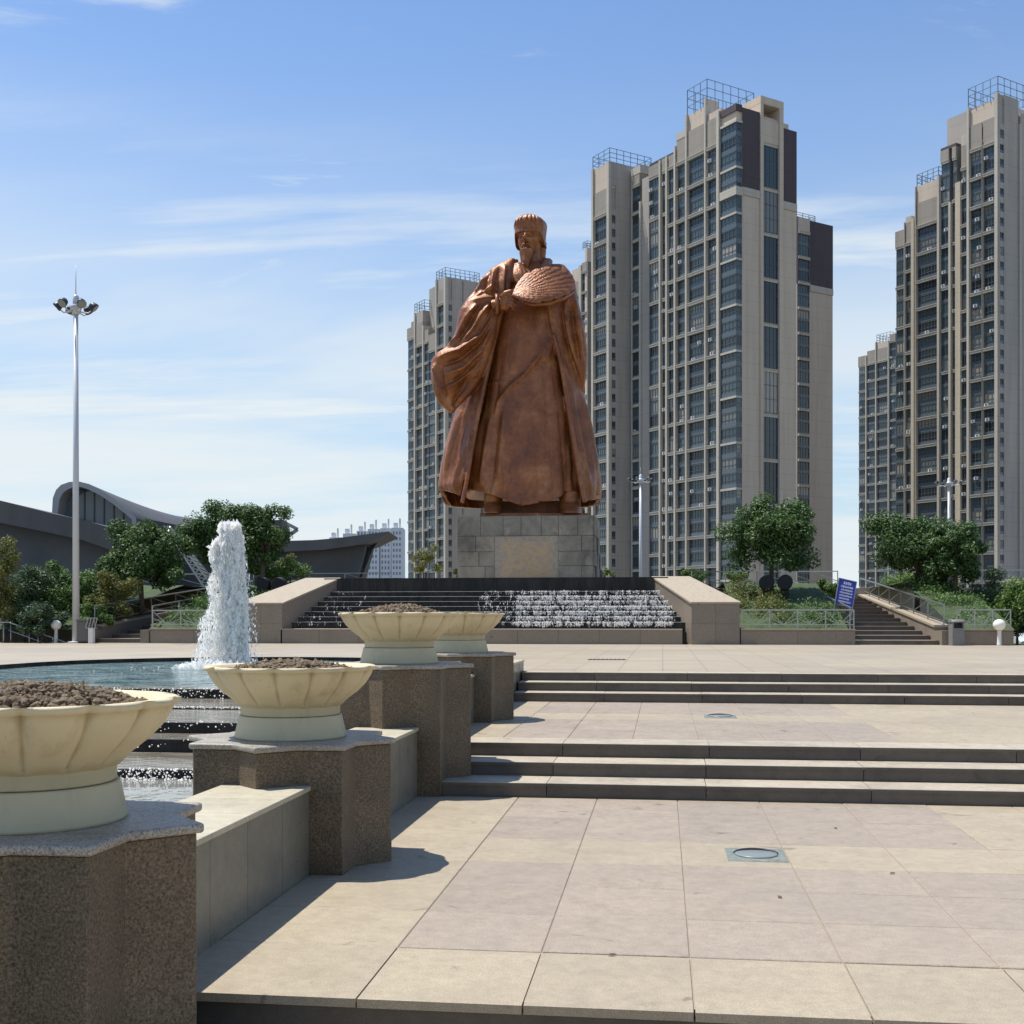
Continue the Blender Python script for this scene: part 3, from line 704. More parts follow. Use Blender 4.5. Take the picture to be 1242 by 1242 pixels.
def body_loft(tab, hem, hem_back, ntheta, nrow, lines, p=.82, flow=0.0, fl_n=11, seed=0, th0=None, solid=True, off=0.0, thick=.22, y0=0.0, yt=None):
    """tab rows: py, xl, xr, depth front, depth back.  th0: None for a closed tube, or (EL, ER) polylines px(py) where a front opening runs"""
    top, bot = tab[0][0], tab[-1][0]
    rings = []; inner = []
    for r in range(nrow):
        v = r/(nrow-1)
        if th0 is None: th = np.linspace(0, 2*np.pi, ntheta, endpoint=False) - np.pi/2
        else:
            pyc = top + v*(bot-top); xl, xr = ip(tab, pyc, 1), ip(tab, pyc, 2); xc, a_ = (xl+xr)/2, (xr-xl)/2
            eL = np.interp(pyc, [q[1] for q in th0[0]], [q[0] for q in th0[0]]); eR = np.interp(pyc, [q[1] for q in th0[1]], [q[0] for q in th0[1]])
            uL = np.clip((eL-xc)/a_, -.97, .97); uR = np.clip((eR-xc)/a_, -.97, .97)
            iv = lambda u: np.sign(u)*abs(u)**(1/p)
            aR = -math.acos(iv(uR)); aL = -math.acos(iv(uL))
            th = np.linspace(aR, aL + 2*np.pi, ntheta)
        cu = np.cos(th); su = np.sin(th)
        ux = np.sign(cu)*np.abs(cu)**p; uy = np.sign(su)*np.abs(su)**p
        fr = smooth_step(.15, -.35, su)
        hm = hem_back + (np.interp(ux, [q[0] for q in hem], [q[1] for q in hem]) - hem_back)*fr
        py = top + v*(hm-top)
        xl, xr = ip(tab, py, 1), ip(tab, py, 2); df, db = ip(tab, py, 3), ip(tab, py, 4)
        px = (xl+xr)/2 + (xr-xl)/2*ux
        y = np.where(su < 0, df, db)*uy + (y0 if yt is None else np.interp(py, [q[0] for q in yt], [q[1] for q in yt]))
        dsp = folds(px, py, fr, lines) + off
        if flow:
            w = flow*smooth_step(top+30, bot, py)
            dsp += w*(crease(fl_n*th + .012*(py-top) + seed) * .6 + crease(fl_n*1.9*th - .02*(py-top) + 2*seed)*.4)
        nx_, ny_ = cu, su
        rings.append(np.stack([X_(px) + nx_*dsp, y + ny_*dsp, Z_(py)], 1))
        inner.append(np.stack([X_(px) + nx_*(dsp-thick), y + ny_*(dsp-thick), Z_(py)], 1))
    if th0 is None: SB.rings(rings, True, 0, True)
    else:
        full = [np.concatenate([a, b[::-1]]) for a, b in zip(rings, inner)]
        SB.rings(full, True, 0, True)
# inner robe ------------------------------------------------------
robe = [(322,628,660,.45,.45),(335,612,676,.75,.7),(350,604,684,.98,.8),(372,602,684,1.15,.85),(400,600,682,1.22,.9),(440,594,688,1.30,1.0),(480,586,694,1.42,1.15),(530,577,700,1.62,1.35),(575,570,704,1.85,1.5),(620,565,708,2.05,1.6)]
hem = [(-1,596),(-.82,600),(-.45,608),(-.05,620),(.30,616),(.62,608),(.66,602),(.97,601),(1,600)]
L_ = [([(664,420),(655,440),(638,462),(620,478),(607,495),(600,520)],.10,3.2), ([(672,395),(668,430),(657,452)],.07,4),
      ([(583,471),(595,470),(612,471)],.06,2.5), ([(616,492),(613,530),(610,575),(612,604)],.13,4.0), ([(602,500),(595,540),(588,585),(587,600)],.15,4.0),
      ([(590,505),(582,550),(574,592)],.12,3.5), ([(608,505),(603,550),(599,600)],-.10,3.5), ([(683,470),(688,530),(692,600)],.13,3.5),
      ([(690,520),(695,560),(700,600)],.12,3), ([(686,500),(690,560),(694,600)],-.10,3), ([(634,400),(630,430),(628,460)],.06,5), ([(648,395),(650,430),(648,460)],.05,5),
      ([(640,480),(645,540),(640,605)],.07,14), ([(676,480),(672,540),(676,600)],.05,8)]
body_loft(robe, hem, 604, 360, 220, L_, .80, .085, 13, 1.3)
# outer cloak, open in front ----------------------------------------
cloak = [(322,617,669,.55,.75),(328,605,683,.80,.95),(334,595,690,1.0,1.1),(346,584,696,1.18,1.15),(370,582,699,1.30,1.2),(400,578,700,1.38,1.25),(440,572,703,1.47,1.35),(480,561,708,1.60,1.5),(510,551,715,1.74,1.65),(540,543,721,1.90,1.8),(570,537,726,2.05,1.95),(592,534,729,2.18,2.05),(616,541,727,2.28,2.1)]
EL = [(627,322),(622,340),(619,365),(609,392),(602,420),(594,455),(585,500),(577,545),(570,590),(565,616)]
ER = [(661,322),(666,340),(664,380),(671,415),(680,450),(688,500),(696,550),(703,595),(707,616)]
chem = [(-1,592),(-.93,597),(-.7,609),(-.55,613),(0,616),(.75,615),(.9,610),(1,598)]
CL = [([(590,500),(575,540),(560,580),(556,606)],.13,5),([(572,505),(560,540),(549,590)],-.10,5),([(563,500),(552,540),(542,585)],.10,5),
      ([(583,520),(574,560),(566,600)],.16,3),([(676,430),(688,470),(698,520),(708,575),(714,606)],.14,4.5),([(697,480),(706,530),(715,590)],-.12,5),([(706,480),(716,530),(724,590)],.12,5),
      ([(610,332),(608,350),(606,372)],.10,3),([(600,336),(597,352),(596,372)],.09,3),([(605,334),(602,352),(601,374)],-.08,2.5),([(616,330),(613,352),(612,372)],-.07,2.5),
      ([(592,345),(582,355),(578,368)],.10,3)]
body_loft(cloak, chem, 612, 400, 220, CL, .82, .09, 11, .4, th0=(EL, ER))
# generic cloth loft along a spine ----------------------------------
def cloth(spine, n=80, rows=70, ridges=5, ramp_=.05, seed=0., twist=0.):
    t = np.array(spine, float); m = len(t); q = np.linspace(0, 1, m); s = np.linspace(0, 1, rows)
    def cr(c):   # smooth interpolation
        y = t[:,c]; d = np.gradient(y, q); out = []
        for u_ in s:
            i = min(int(u_*(m-1)), m-2); h = q[i+1]-q[i]; w = (u_-q[i])/h
            out.append((2*w**3-3*w**2+1)*y[i] + (w**3-2*w**2+w)*h*d[i] + (-2*w**3+3*w**2)*y[i+1] + (w**3-w**2)*h*d[i+1])
        return np.array(out)
    px, py, yy, rp, rd = (cr(c) for c in range(5)); rp = np.maximum(rp, .6); rd = np.maximum(rd, .03)
    tx = np.gradient(px); tz = -np.gradient(py); ln = np.hypot(tx, tz)+1e-9; tx /= ln; tz /= ln
    rings = []
    a = np.linspace(0, 2*np.pi, n, endpoint=False)
    for i in range(rows):
        w = min(1, 4*s[i])*min(1, 5*(1-s[i])+.35)
        dsp = 1 + ramp_*w*(crease(ridges*2*a + seed + twist*s[i]) + .5*crease(ridges*3.3*a + 2*seed - twist*.7*s[i]) )
        u_ = np.cos(a)*rp[i]*K*dsp; d_ = np.sin(a)*rd[i]*dsp
        rings.append(np.stack([X_(px[i]) - tz[i]*u_, yy[i] + d_, Z_(py[i]) + tx[i]*u_], 1))
    SB.rings(rings, True, 0, True)
# near-side shoulder and chest panel of the cloak, then the wide sleeve blown outward
flat = lambda b: [(-1, b), (1, b)]
sh = [(320,618,627,.35,.5),(327,605,626,.42,.6),(334,596,624.5,.46,.6),(342,589,623.5,.48,.6),(352,582,622.5,.50,.6),(362,576,621.5,.50,.6),(372,568,620,.48,.6),(382,562,612,.42,.5),(394,563,604,.25,.4)]
SHF = [([(614,329),(612,350),(611,372)],.10,2.2),([(608,330),(605,350),(604,372)],-.12,2.0),([(602,333),(599,352),(597,372)],.11,2.2),([(597,337),(592,354),(588,370)],-.12,2.0),([(592,343),(585,356),(578,368)],.12,2.4),
       ([(586,350),(579,362),(571,376)],-.10,2.2),([(618,332),(617,350),(616,370)],-.08,1.8),([(600,358),(586,368),(570,382)],.12,2.5),([(606,364),(592,371),(574,385)],-.10,2.2)]
body_loft(sh, flat(394), 394, 200, 110, SHF, .82, yt=[(320,-.45),(334,-.72),(352,-.92),(372,-1.05),(394,-1.0)])
sl = [(368,578,603,.20,.3),(376,568,605.5,.34,.4),(386,561,606,.42,.5),(398,558,605.5,.46,.5),(410,556.5,604,.48,.5),(422,552,602,.50,.5),(431,544,600,.50,.5),(438,533,598,.48,.48),(445,528,596,.48,.46),(454,526.5,593,.48,.44),(464,527,588.5,.46,.42),(475,528,582.5,.42,.4),(486,531,574,.36,.36),(496,536,564,.28,.3),(503,543,557,.2,.22),(508,549,553,.08,.1)]
SLF = [([(601,394),(586,420),(562,437),(533,446)],.20,3.0),([(600,400),(586,428),(562,447),(534,456)],-.18,2.6),([(599,404),(589,434),(566,458),(541,468)],.15,2.8),([(596,416),(588,442),(568,464),(545,477)],-.15,2.4),
       ([(592,432),(578,458),(556,476),(540,484)],.13,2.6),([(583,380),(570,398),(560,420),(548,432)],.15,2.8),([(591,378),(578,394),(568,412),(556,430)],-.16,2.4),([(598,378),(587,394),(576,414),(562,432)],.15,2.6),
       ([(602,382),(594,402),(580,424)],-.13,2.2),([(578,466),(562,486),(553,502)],-.34,5.0),([(584,458),(570,476),(556,490)],.14,2.2),([(531,450),(534,470),(541,492)],.12,2.4),([(538,452),(540,472),(546,496)],-.12,2.2),([(603,373),(590,374),(577,378)],.12,2.2)]
body_loft(sl, flat(508), 508, 260, 190, SLF, .84, yt=[(368,-1.35),(386,-1.38),(420,-1.42),(508,-1.40)])
# far arm hanging at the side under the cloak
fa_ = [(326,664,686,.45,.6),(334,668,692,.55,.7),(344,671,697,.62,.75),(358,674,699.5,.66,.8),(376,678,702.5,.68,.8),(396,682,707.5,.68,.78),(418,687,711.5,.66,.75),(438,691,713,.6,.7),(454,696,712,.48,.6),(468,701,710,.3,.4),(478,705,708,.1,.15)]
FAF = [([(684,372),(690,410),(699,450)],.14,2.4),([(690,370),(696,410),(703,452)],-.15,2.2),([(696,368),(702,405),(707,448)],.13,2.4),([(701,380),(706,410),(709,445)],-.12,2.0),([(680,380),(685,410),(693,440)],-.14,2.2),([(692,382),(690,402),(697,436)],.10,2.2),([(676,338),(684,350),(690,366)],.08,2.6),([(684,336),(691,348),(695,364)],-.08,2.4)]
body_loft(fa_, flat(478), 478, 200, 150, FAF, .82, yt=[(326,-.25),(350,-.48),(400,-.55),(478,-.5)])
# collar bands and neck
cloth([(627,318,-.35,3,.14),(625,334,-.85,3.6,.14),(628,350,-1.12,3.6,.12),(640,362,-1.25,3,.1)], n=30, rows=30, ridges=2, ramp_=.02)
cloth([(664,316,-.2,5,.16),(660,330,-.75,4.2,.14),(648,345,-1.08,3.6,.12),(634,356,-1.2,3,.1)], n=30, rows=30, ridges=2, ramp_=.02)
cloth([(629,326,-.6,6,.3),(632,342,-.95,9,.25),(636,358,-1.1,8,.2)], ridges=4, ramp_=.06, seed=3)
cloth([(646,300,.05,11,.42),(646,318,.05,11.5,.45),(646,336,.05,14,.6)], n=40, rows=20, ridges=1, ramp_=0)
cloth([(668,312,.35,4,.2),(664,322,.2,7,.35),(672,330,.15,9,.5),(682,338,.1,8,.5)], n=40, rows=30, ridges=2, ramp_=.05)
# cloak edges as rolled cords
for pts in (EL, ER):
    a = [(x, y) for x, y in pts if y > (385 if pts is ER else 395)]
    cloth([(x, y, -(ip(cloak, y, 3))*(.93) - .02, 2.6, .10) for x, y in a], n=24, rows=60, ridges=1, ramp_=0)
o = part('robed_figure', SB, BRONZE, ST)
rm = o.modifiers.new('fuse', 'REMESH'); rm.mode = 'VOXEL'; rm.voxel_size = .036; rm.use_smooth_shade = True
sm = o.modifiers.new('soften', 'SMOOTH'); sm.iterations = 1; sm.factor = .35

# head ------------------------------------------------------------
HD = link('head', None, ST, (float(X_(644)), -.12, float(Z_(294)))); HD.rotation_euler = (R(3), 0, R(-17))
def gauss(x, z, cx_, cz_, sx_, sz_): return np.exp(-((x-cx_)/sx_)**2 - ((z-cz_)/sz_)**2)
nu, nv = 110, 90; vs = []
th = np.linspace(0, 2*np.pi, nu, endpoint=False); rings = []
for j in range(nv):
    ph = -np.pi/2 + np.pi*(j+.5)/nv
    x = .50*np.cos(ph)*np.cos(th); y = .60*np.cos(ph)*np.sin(th); z = .74*np.sin(ph) + 0*th
    taper = np.where(z < 0, 1 + .30*z, 1.0); x = x*taper; y = y*np.where(z < 0, 1+.12*z, 1)
    f_ = smooth_step(.02, -.30, y)
    d = .30*gauss(x,z,0,-.06,.085,.10) + .16*gauss(x,z,0,.10,.06,.16) + .05*gauss(x,z,0,-.02,.15,.07)
    d += -.075*gauss(x,z,.19,.12,.10,.07) - .075*gauss(x,z,-.19,.12,.10,.07)
    d += .035*gauss(x,z,.19,.10,.075,.035) + .035*gauss(x,z,-.19,.10,.075,.035)
    d += .07*gauss(x,z,.19,.235,.15,.04) + .07*gauss(x,z,-.19,.235,.15,.04)
    d += .05*gauss(x,z,.27,-.06,.12,.11) + .05*gauss(x,z,-.27,-.06,.12,.11) - .03*gauss(x,z,.25,-.26,.10,.10) - .03*gauss(x,z,-.25,-.26,.10,.10)
    d += .055*gauss(x,z,0,-.275,.13,.025) + .06*gauss(x,z,0,-.35,.11,.03) - .05*gauss(x,z,0,-.31,.14,.016) + .08*gauss(x,z,0,-.55,.16,.11) - .04*gauss(x,z,0,-.43,.13,.035)
    rings.append(np.stack([x, y - d*f_, z], 1))
b = MB().rings(rings, True, 0, True)
part('face', b, BRONZE, HD)
for sg in (-1, 1):
    b = MB()
    rr = []
    for i, q in enumerate(np.linspace(0, 1, 9)):
        s_ = math.sin(math.pi*(.08+.84*q)); rr.append([(sg*(.49+.07*s_ + .045*math.cos(a)*s_), .06+.10*math.sin(a)*s_ , -.17+.36*q) for a in np.linspace(0, 2*math.pi, 12, endpoint=False)])
    part('ear', b.rings(rr, True, 0, True), BRONZE, HD)
b = MB(); rr = []      # goatee
for i, q in enumerate(np.linspace(0, 1, 26)):
    w = .19*(1-q)**.7 + .05; dd = .15*(1-q)+.05
    rr.append([(.02*math.sin(6*q) + w*(1+.08*math.sin(9*a+4*q))*math.cos(a), -.50 - .05*q + dd*(1+.08*math.sin(9*a))*math.sin(a), -.42 - .80*q) for a in np.linspace(0, 2*math.pi, 48, endpoint=False)])
part('beard', b.rings(rr, True, 0, True), BRONZE, HD)
b = MB()
for sg in (-1, 1): b.tube([(sg*.02,-.64,-.225),(sg*.10,-.63,-.25),(sg*.17,-.57,-.33),(sg*.19,-.53,-.46)], [.03,.042,.036,.012], 10)
part('moustache', b, BRONZE, HD)
# ribbed tall hat
b = MB(); rr = []; n = 160
th = np.linspace(0, 2*np.pi, n, endpoint=False)
for i, q in enumerate(np.linspace(0, 1, 44)):
    cu, su = np.cos(th), np.sin(th); p_ = .76
    front = smooth_step(.1, -.6, su)
    zb = -.22 + .50*front - .02
    zt = .82 - .045*np.cos(2*th)
    if q < .58:
        w = q/.58; sc = 1.02 + .07*w - .02*math.sin(w*3.1); z = zb + (zt-.20-zb)*w
    else:
        w = (q-.58)/.42; sc = 1.09*max(.03, math.cos(w*math.pi/2))**.48; z = zt - .20 + .37*math.sin(w*math.pi/2)
    rib = (.024*np.cos(26*cu) * (smooth_step(.35, .75, (z-zb)/(zt-zb)) if q < .58 else max(0, 1.1-max(0, q-.72)*3.5)))
    band = .03 if q < .14 else 0
    rr.append(np.stack([(.575*sc+band+rib)*np.sign(cu)*abs(cu)**p_, (.655*sc+band+rib)*np.sign(su)*abs(su)**p_ + .06, z + (rib*.12 if q >= .7 else 0)], 1))
part('hat', b.rings(rr, True, 0, True), BRONZE, HD)
for sg in (-1, 1):
    b = MB(); b.tube([(sg*.42,.30,.05),(sg*.40,.34,-.35),(sg*.36,.36,-.8),(sg*.34,.36,-1.1)], [.14,.17,.15,.06], 12)
    part('hat_ribbon', b, BRONZE, HD)

# feather fan held across the chest: overlapping feathers fanning out from the grip
FN = link('feather_fan', None, ST)
tips = [(646,347),(657,341.5),(668,338),(679,337.5),(688,340.5),(694,345.5),(696.5,352),(695.5,359),(690,366),(682,372),(671,377),(659,380.5)]
bx, bz = 624.0, 377.5
for k_, (tx_, tz_) in enumerate(tips):
    q = k_/(len(tips)-1); bow = (1-2*q)*2.5
    dx, dz = tx_-bx, tz_-bz; L2 = math.hypot(dx, dz); nxp, nzp = dz/L2, -dx/L2     # screen normal (upwards)
    b = MB(); rows_ = 30; cols_ = 13; top_ = []; bot_ = []
    for i in range(rows_):
        u_ = i/(rows_-1); arch = math.sin(math.pi*u_)
        cxp = bx + dx*u_ - (-nxp)*0 + nxp*bow*arch; czp = bz + dz*u_ + nzp*bow*arch
        hw = (1.2 + 5.3*u_**.65)*(1 - max(0, (u_-.84)/.16)**2.6*.72) + .15
        for c_ in range(cols_):
            v_ = -1 + 2*c_/(cols_-1)
            xp = cxp + nxp*hw*v_; zp = czp + nzp*hw*v_
            yd = -1.96 + .62*max(0, (xp-640)/60)**1.7 - .10*math.sin(math.pi*min(1, max(0, (xp-618)/85))) - .018*k_*(1-u_*.3)
            ridge = .022*(1-abs(v_))**1.5 + .026*(1-v_*v_) + .008*math.sin(40*u_ + 9*abs(v_))
            tl_ = .0016*(zp-330)                                    # the face leans back towards its upper edge
            top_.append(pt_f(xp, zp, yd - ridge + .016*(362-zp))); bot_.append(pt_f(xp, zp, yd + .10 + .016*(362-zp)))
    n_ = rows_*cols_; fs = []
    for i in range(rows_-1):
        for c_ in range(cols_-1):
            p_ = i*cols_+c_; fs.append((p_, p_+1, p_+cols_+1, p_+cols_)); fs.append((n_+p_, n_+p_+cols_, n_+p_+cols_+1, n_+p_+1))
    for i in range(rows_-1):
        for c_ in (0, cols_-1):
            p_ = i*cols_+c_; fs.append((p_, p_+cols_, n_+p_+cols_, n_+p_))
    for c_ in range(cols_-1):
        for i in (0, rows_-1):
            p_ = i*cols_+c_; fs.append((p_, p_+1, n_+p_+1, n_+p_))
    b.add(top_+bot_, fs, 0, True); part('feather', b, BRONZE, FN)
part('handle', MB().tube([pt_f(606,387,-1.80), pt_f(618,379,-1.93), pt_f(632,373,-2.02)], [.07,.09,.05], 12), BRONZE, FN)
b = MB().tube([pt_f(634,382.5,-1.95), pt_f(648,384.5,-1.98), pt_f(666,382.5,-1.90), pt_f(683,375,-1.68), pt_f(695,365,-1.35)], [.05,.09,.10,.09,.05], 12); part('lower_edge', b, BRONZE, FN)

# hand gripping the cloth --------------------------------------------
HN = link('hand', None, ST)
b = MB()
pt = lambda px, py, y: (float(X_(px)), y, float(Z_(py)))
b.tube([pt(600,383,-1.62), pt(606,382.5,-1.68), pt(611,381,-1.74)], [.24,.21,.23], 18)
rr = []
for q in np.linspace(0, 1, 14):
    cx2, cz2 = 608+13*q, 381.5-2.5*q; s_ = .8+.35*math.sin(math.pi*min(1, .25+q*.6)); h_ = (.25+.08*q)*s_ if q < .95 else .2
    rr.append([(float(X_(cx2)), -1.78 - .12*q + .13*math.sin(a)*s_, float(Z_(cz2)) + h_*math.cos(a)) for a in np.linspace(0, 2*math.pi, 22, endpoint=False)])
b.rings(rr, True, 0, True)
for i, (ln, dz) in enumerate(((1.0,0),(1.1,4.1),(1.02,8.0),(.82,11.6))):
    x0, z0 = 619-.6*i, 373.5+dz
    b.tube([pt(x0-2, z0+.5, -1.86), pt(x0+1.5, z0, -1.97), pt(x0+6.0*ln, z0+1.2, -2.03), pt(x0+8.5*ln, z0+3.0, -1.92), pt(x0+7.0*ln, z0+4.6, -1.80), pt(x0+4.5*ln, z0+5.0, -1.78)], [.085,.098,.088,.08,.07,.05], 12)
b.tube([pt(610,375.5,-1.85), pt(615,371.5,-1.98), pt(621,369.8,-2.02), pt(626.5,370.6,-1.98), pt(629,371.4,-1.95)], [.10,.105,.09,.08,.05], 12)
o = part('fist', b, BRONZE, HN)
rm = o.modifiers.new('fuse', 'REMESH'); rm.mode = 'VOXEL'; rm.voxel_size = .018; rm.use_smooth_shade = True
o.modifiers.new('soften', 'SMOOTH').iterations = 3
part('sleeve_cuff', MB().tube([pt(604,371,-1.70),pt(605,376,-1.98),pt(605.5,384,-2.02),pt(605,392,-1.85),pt(603,394,-1.6)], [.06,.075,.08,.07,.05], 10), BRONZE, ST)
# boots and plinth
for xc, sc in ((600, 1.0), (691, 1.15)):
    b = MB(); rr = []
    for q in np.linspace(0, 1, 14):
        z = .12 + .95*q; toe = .85*max(0, 1-q*2.1)**.6
        rr.append([(float(X_(xc)) + .40*sc*(1-.08*q)*math.copysign(abs(math.cos(a))**.75, math.cos(a)), -.95 + (.55 + (toe if math.sin(a) < 0 else 0))*math.copysign(abs(math.sin(a))**.8, math.sin(a)), z) for a in np.linspace(0, 2*math.pi, 32, endpoint=False)])
    part('boot', b.rings(rr, True, 0, True), BRONZE, ST)
bevel(part('plinth', MB().box(float(X_(585)), float(X_(711)), -2.0, 1.7, 0.0, .15), BRONZE, ST), .02, 2)
part('lower_robe_back', MB().box(float(X_(598)), float(X_(694)), -.30, .9, .15, .75), BRONZE, ST)

# ================================================================ apartment towers
FL = 2.95
TROT = R(31.5 + 7.19)
_win = {}
def window_mesh(w, h, cols, style):
    """opening w wide along y, h tall; local -x is outside.  0 glass, 1 frame, 2 spandrel"""
    key = (round(w,2), round(h,2), cols, style)
    if key in _win: return _win[key]
    b = MB(); y0, y1 = -w/2, w/2; t = .09
    sp = {'balcony': 0.0, 'sash': .85, 'strip': .55, 'tall': 0.0}[style]
    if sp: b.box(-.03, .10, y0, y1, 0, sp, 2)
    b.add([(.06,y0,sp),(.06,y1,sp),(.06,y1,h),(.06,y0,h)], [(0,3,2,1)], 0)
    for y in np.linspace(y0+t/2, y1-t/2, cols+1): b.box(-.02, .05, y-t/2, y+t/2, sp, h, 1)
    b.box(-.022, .052, y0, y1, sp, sp+t, 1); b.box(-.022, .052, y0, y1, h-t, h, 1)
    if style != 'strip':
        zr = sp + (h-sp)*(.36 if style != 'tall' else .33); b.box(-.018, .048, y0, y1, zr-.04, zr+.04, 1)
    if style == 'tall': b.box(-.018, .048, y0, y1, h*.66-.04, h*.66+.04, 1)
    if style == 'balcony':
        b.box(-.35, -.30, y0, y1, .95, 1.02, 1)
        for y in np.linspace(y0+.1, y1-.1, max(3, int(w/.6))): b.box(-.34, -.31, y-.02, y+.02, 0, .95, 1)
    _win[key] = b.mesh('window', [GLASS, FRAME, SPAN]); return _win[key]
ACM = MB().box(0, .38, 0, .85, 0, .62, 0).box(-.01, 0, .1, .6, .06, .56, 1).mesh('air_conditioner', [FARW, FRAME])
class Tower:
    def __init__(s, name, label, origin, z0=0.0, group='apartment towers'):
        s.t = thing(name, label, 'apartment tower', (origin[0], origin[1], z0), TROT, group)
        s.ac = []; s.sh = (0, 0); s.wall = {}; s.win = []; s.fins = []; s.slab_me = {}; s.nslab = 0
    def box(s, mat, x0, x1, y0, y1, z0, z1):
        dx, dy = s.sh; s.wall.setdefault(mat.name, (mat, MB()))[1].box(x0+dx, x1+dx, y0+dy, y1+dy, z0, z1)
    def bay(s, side, a, b, kind, top, depth=14.0, mat=None, brown=None, cols=None):
        """side 'L': left facade, a..b along y at x=0;  side 'E': end facade, a..b along x at y=0"""
        t = s.t
        if mat is None: mat = TW_SHADED if side == 'L' else TW
        if kind == 'fin' and b-a < 1.2: a, b = a+.12, b-.12
        if side == 'E' and a < 1.4: depth = 1.0
        def place(o0, o1, z0, z1, m): # solid from depth o0 (behind the facade plane) to o1
            if side == 'L': s.box(m, o0, o1, a, b, z0, z1)
            else: s.box(m, a, b, o0, o1, z0, z1)
        def win(w, h, c, off, z, style):
            mid = (a+b)/2
            loc, rz = ((off, mid, z), 0.0) if side == 'L' else ((mid, off, z), R(90))
            s.win.append((window_mesh(w, h, c, style), (loc[0]+s.sh[0], loc[1]+s.sh[1], loc[2]), rz))
        w = b-a
        if kind in ('fin', 'sand_fin', 'blk'):
            m = {'fin': FIN, 'sand_fin': YFIN, 'blk': TW}[kind]
            bb = MB(); o0 = -.38 if kind != 'blk' else -.35
            if side == 'L': bb.box(o0, 3.0 if a > .5 else .015, a+.02, b-.02, -.5, top)
            else: bb.box(a+.02, b-.02, o0, 3.0, -.5, top)
            part('pillar', bb, m, t, (s.sh[0], s.sh[1], 0))
        elif kind == 'W':
            place(0.0, depth, -.5, top, mat)
        elif kind == 'n':       # small separate windows in a flat wall
            place(.30, depth, -.5, top, mat)
            if side == 'L': s.box(mat, 0, .3, a, a+.25, -.5, top); s.box(mat, 0, .3, b-.25, b, -.5, top)
            else: s.box(mat, a, a+.25, 0, .3, -.5, top); s.box(mat, b-.25, b, 0, .3, -.5, top)
            for i in range(1, int((top-4)/FL)):
                z = i*FL; win(w-.5, 1.75, 2, .16, z+.75, 'strip')
                if side == 'L': s.box(mat, .06, .32, a+.2, b-.2, z+2.5, z+FL+.75)
                else: s.box(mat, a+.2, b-.2, .06, .32, z+2.5, z+FL+.75)
        elif kind in ('G', 'N', 'R', 'T'):
            off = {'G': .32, 'N': .18, 'R': .30, 'T': .12}[kind]
            m = DARKR if kind == 'R' else mat
            place(off+.12, depth, -.5, top, m)
            per = {'G': 2, 'N': 2, 'R': 3, 'T': 3}[kind]
            nfl = int((top - (4.0 if kind == 'G' else 2.2))/FL)
            c = cols or max(1, int(round(w/ .85)))
            if kind == 'T':
                i = nfl % 3
                while i + 3 <= nfl:
                    win(w-.06, 3*FL-.55, c, off, i*FL+.5, 'tall'); i += 3
            else:
                for i in range(1, nfl):
                    win(w-.06, FL-(.14 if kind != 'N' else .1), c, off, i*FL+.1, {'G': 'sash', 'N': 'strip', 'R': 'strip'}[kind])
                    if side == 'L' and random.random() < .22:
                        yy = a + .3 + (b-a-1.2)*random.random(); s.ac.append((off-.42+s.sh[0], yy+s.sh[1], i*FL+.12 + .3*random.random()))
            ph = nfl % per
            for i in range(ph, nfl+1, per):
                key = (side, a, b)
                if key not in s.slab_me:
                    o0 = -.28 if kind in ('G', 'N') else -.02
                    bb = MB()
                    if side == 'L': bb.box(o0, off+.05, a+.03, b-.03, -.34, .14).box(o0-.1, off, a+.03, b-.03, .14, .26)
                    else: bb.box(a+.03, b-.03, o0, off+.05, -.34, .14).box(a+.03, b-.03, o0-.1, off, .14, .26)
                    s.slab_me[key] = bb.mesh('floor_band', FIN)
                link('floor_band', s.slab_me[key], t, (s.sh[0], s.sh[1], i*FL+.02))
            if top - nfl*FL > .4:     # plain head of the bay
                if side == 'L': s.box(mat, -.1, off+.2, a+.02, b-.02, nfl*FL+.3, top)
                else: s.box(mat, a+.02, b-.02, -.1, off+.2, nfl*FL+.3, top)
        if brown:
            bb = MB(); z0 = brown
            if side == 'L': bb.box(-.09, .02, a, b, z0, top+.05)
            else: bb.box(a, b, -.09, .02, z0, top+.05)
            part('brown_cladding', bb, BROWN, t)
            bb = MB()
            if side == 'L': bb.box(-.22, .02, a, b, z0-1.5, z0)
            else: bb.box(a, b, -.22, .02, z0-1.5, z0)
            part('cornice', bb, FIN, t)
    def corner_windows(s, ya, xb, top, z_skip=None):
        """glazed corner on x in 0..xb, y in 0..ya wrapping both facades"""
        s.box(TW, .25, 14, .25, ya, -.5, top)
        nfl = int((top-1.0)/FL)
        for i in range(1, nfl):
            z = i*FL
            s.win.append((window_mesh(ya-.1, FL-.12, 4, 'sash'), (.10, ya/2, z+.1), 0.0))
            s.win.append((window_mesh(xb-.1, FL-.12, 1, 'sash'), (xb/2, .10, z+.1), R(90)))
        me = MB().box(-.16, ya*0+.3, -.16, ya, -.30, .12).box(.3, xb, -.16, .3, -.30, .12).mesh('floor_band', FIN)
        for i in range(nfl % 3, nfl+1, 3): link('floor_band', me, s.t, (0, 0, i*FL+.02))
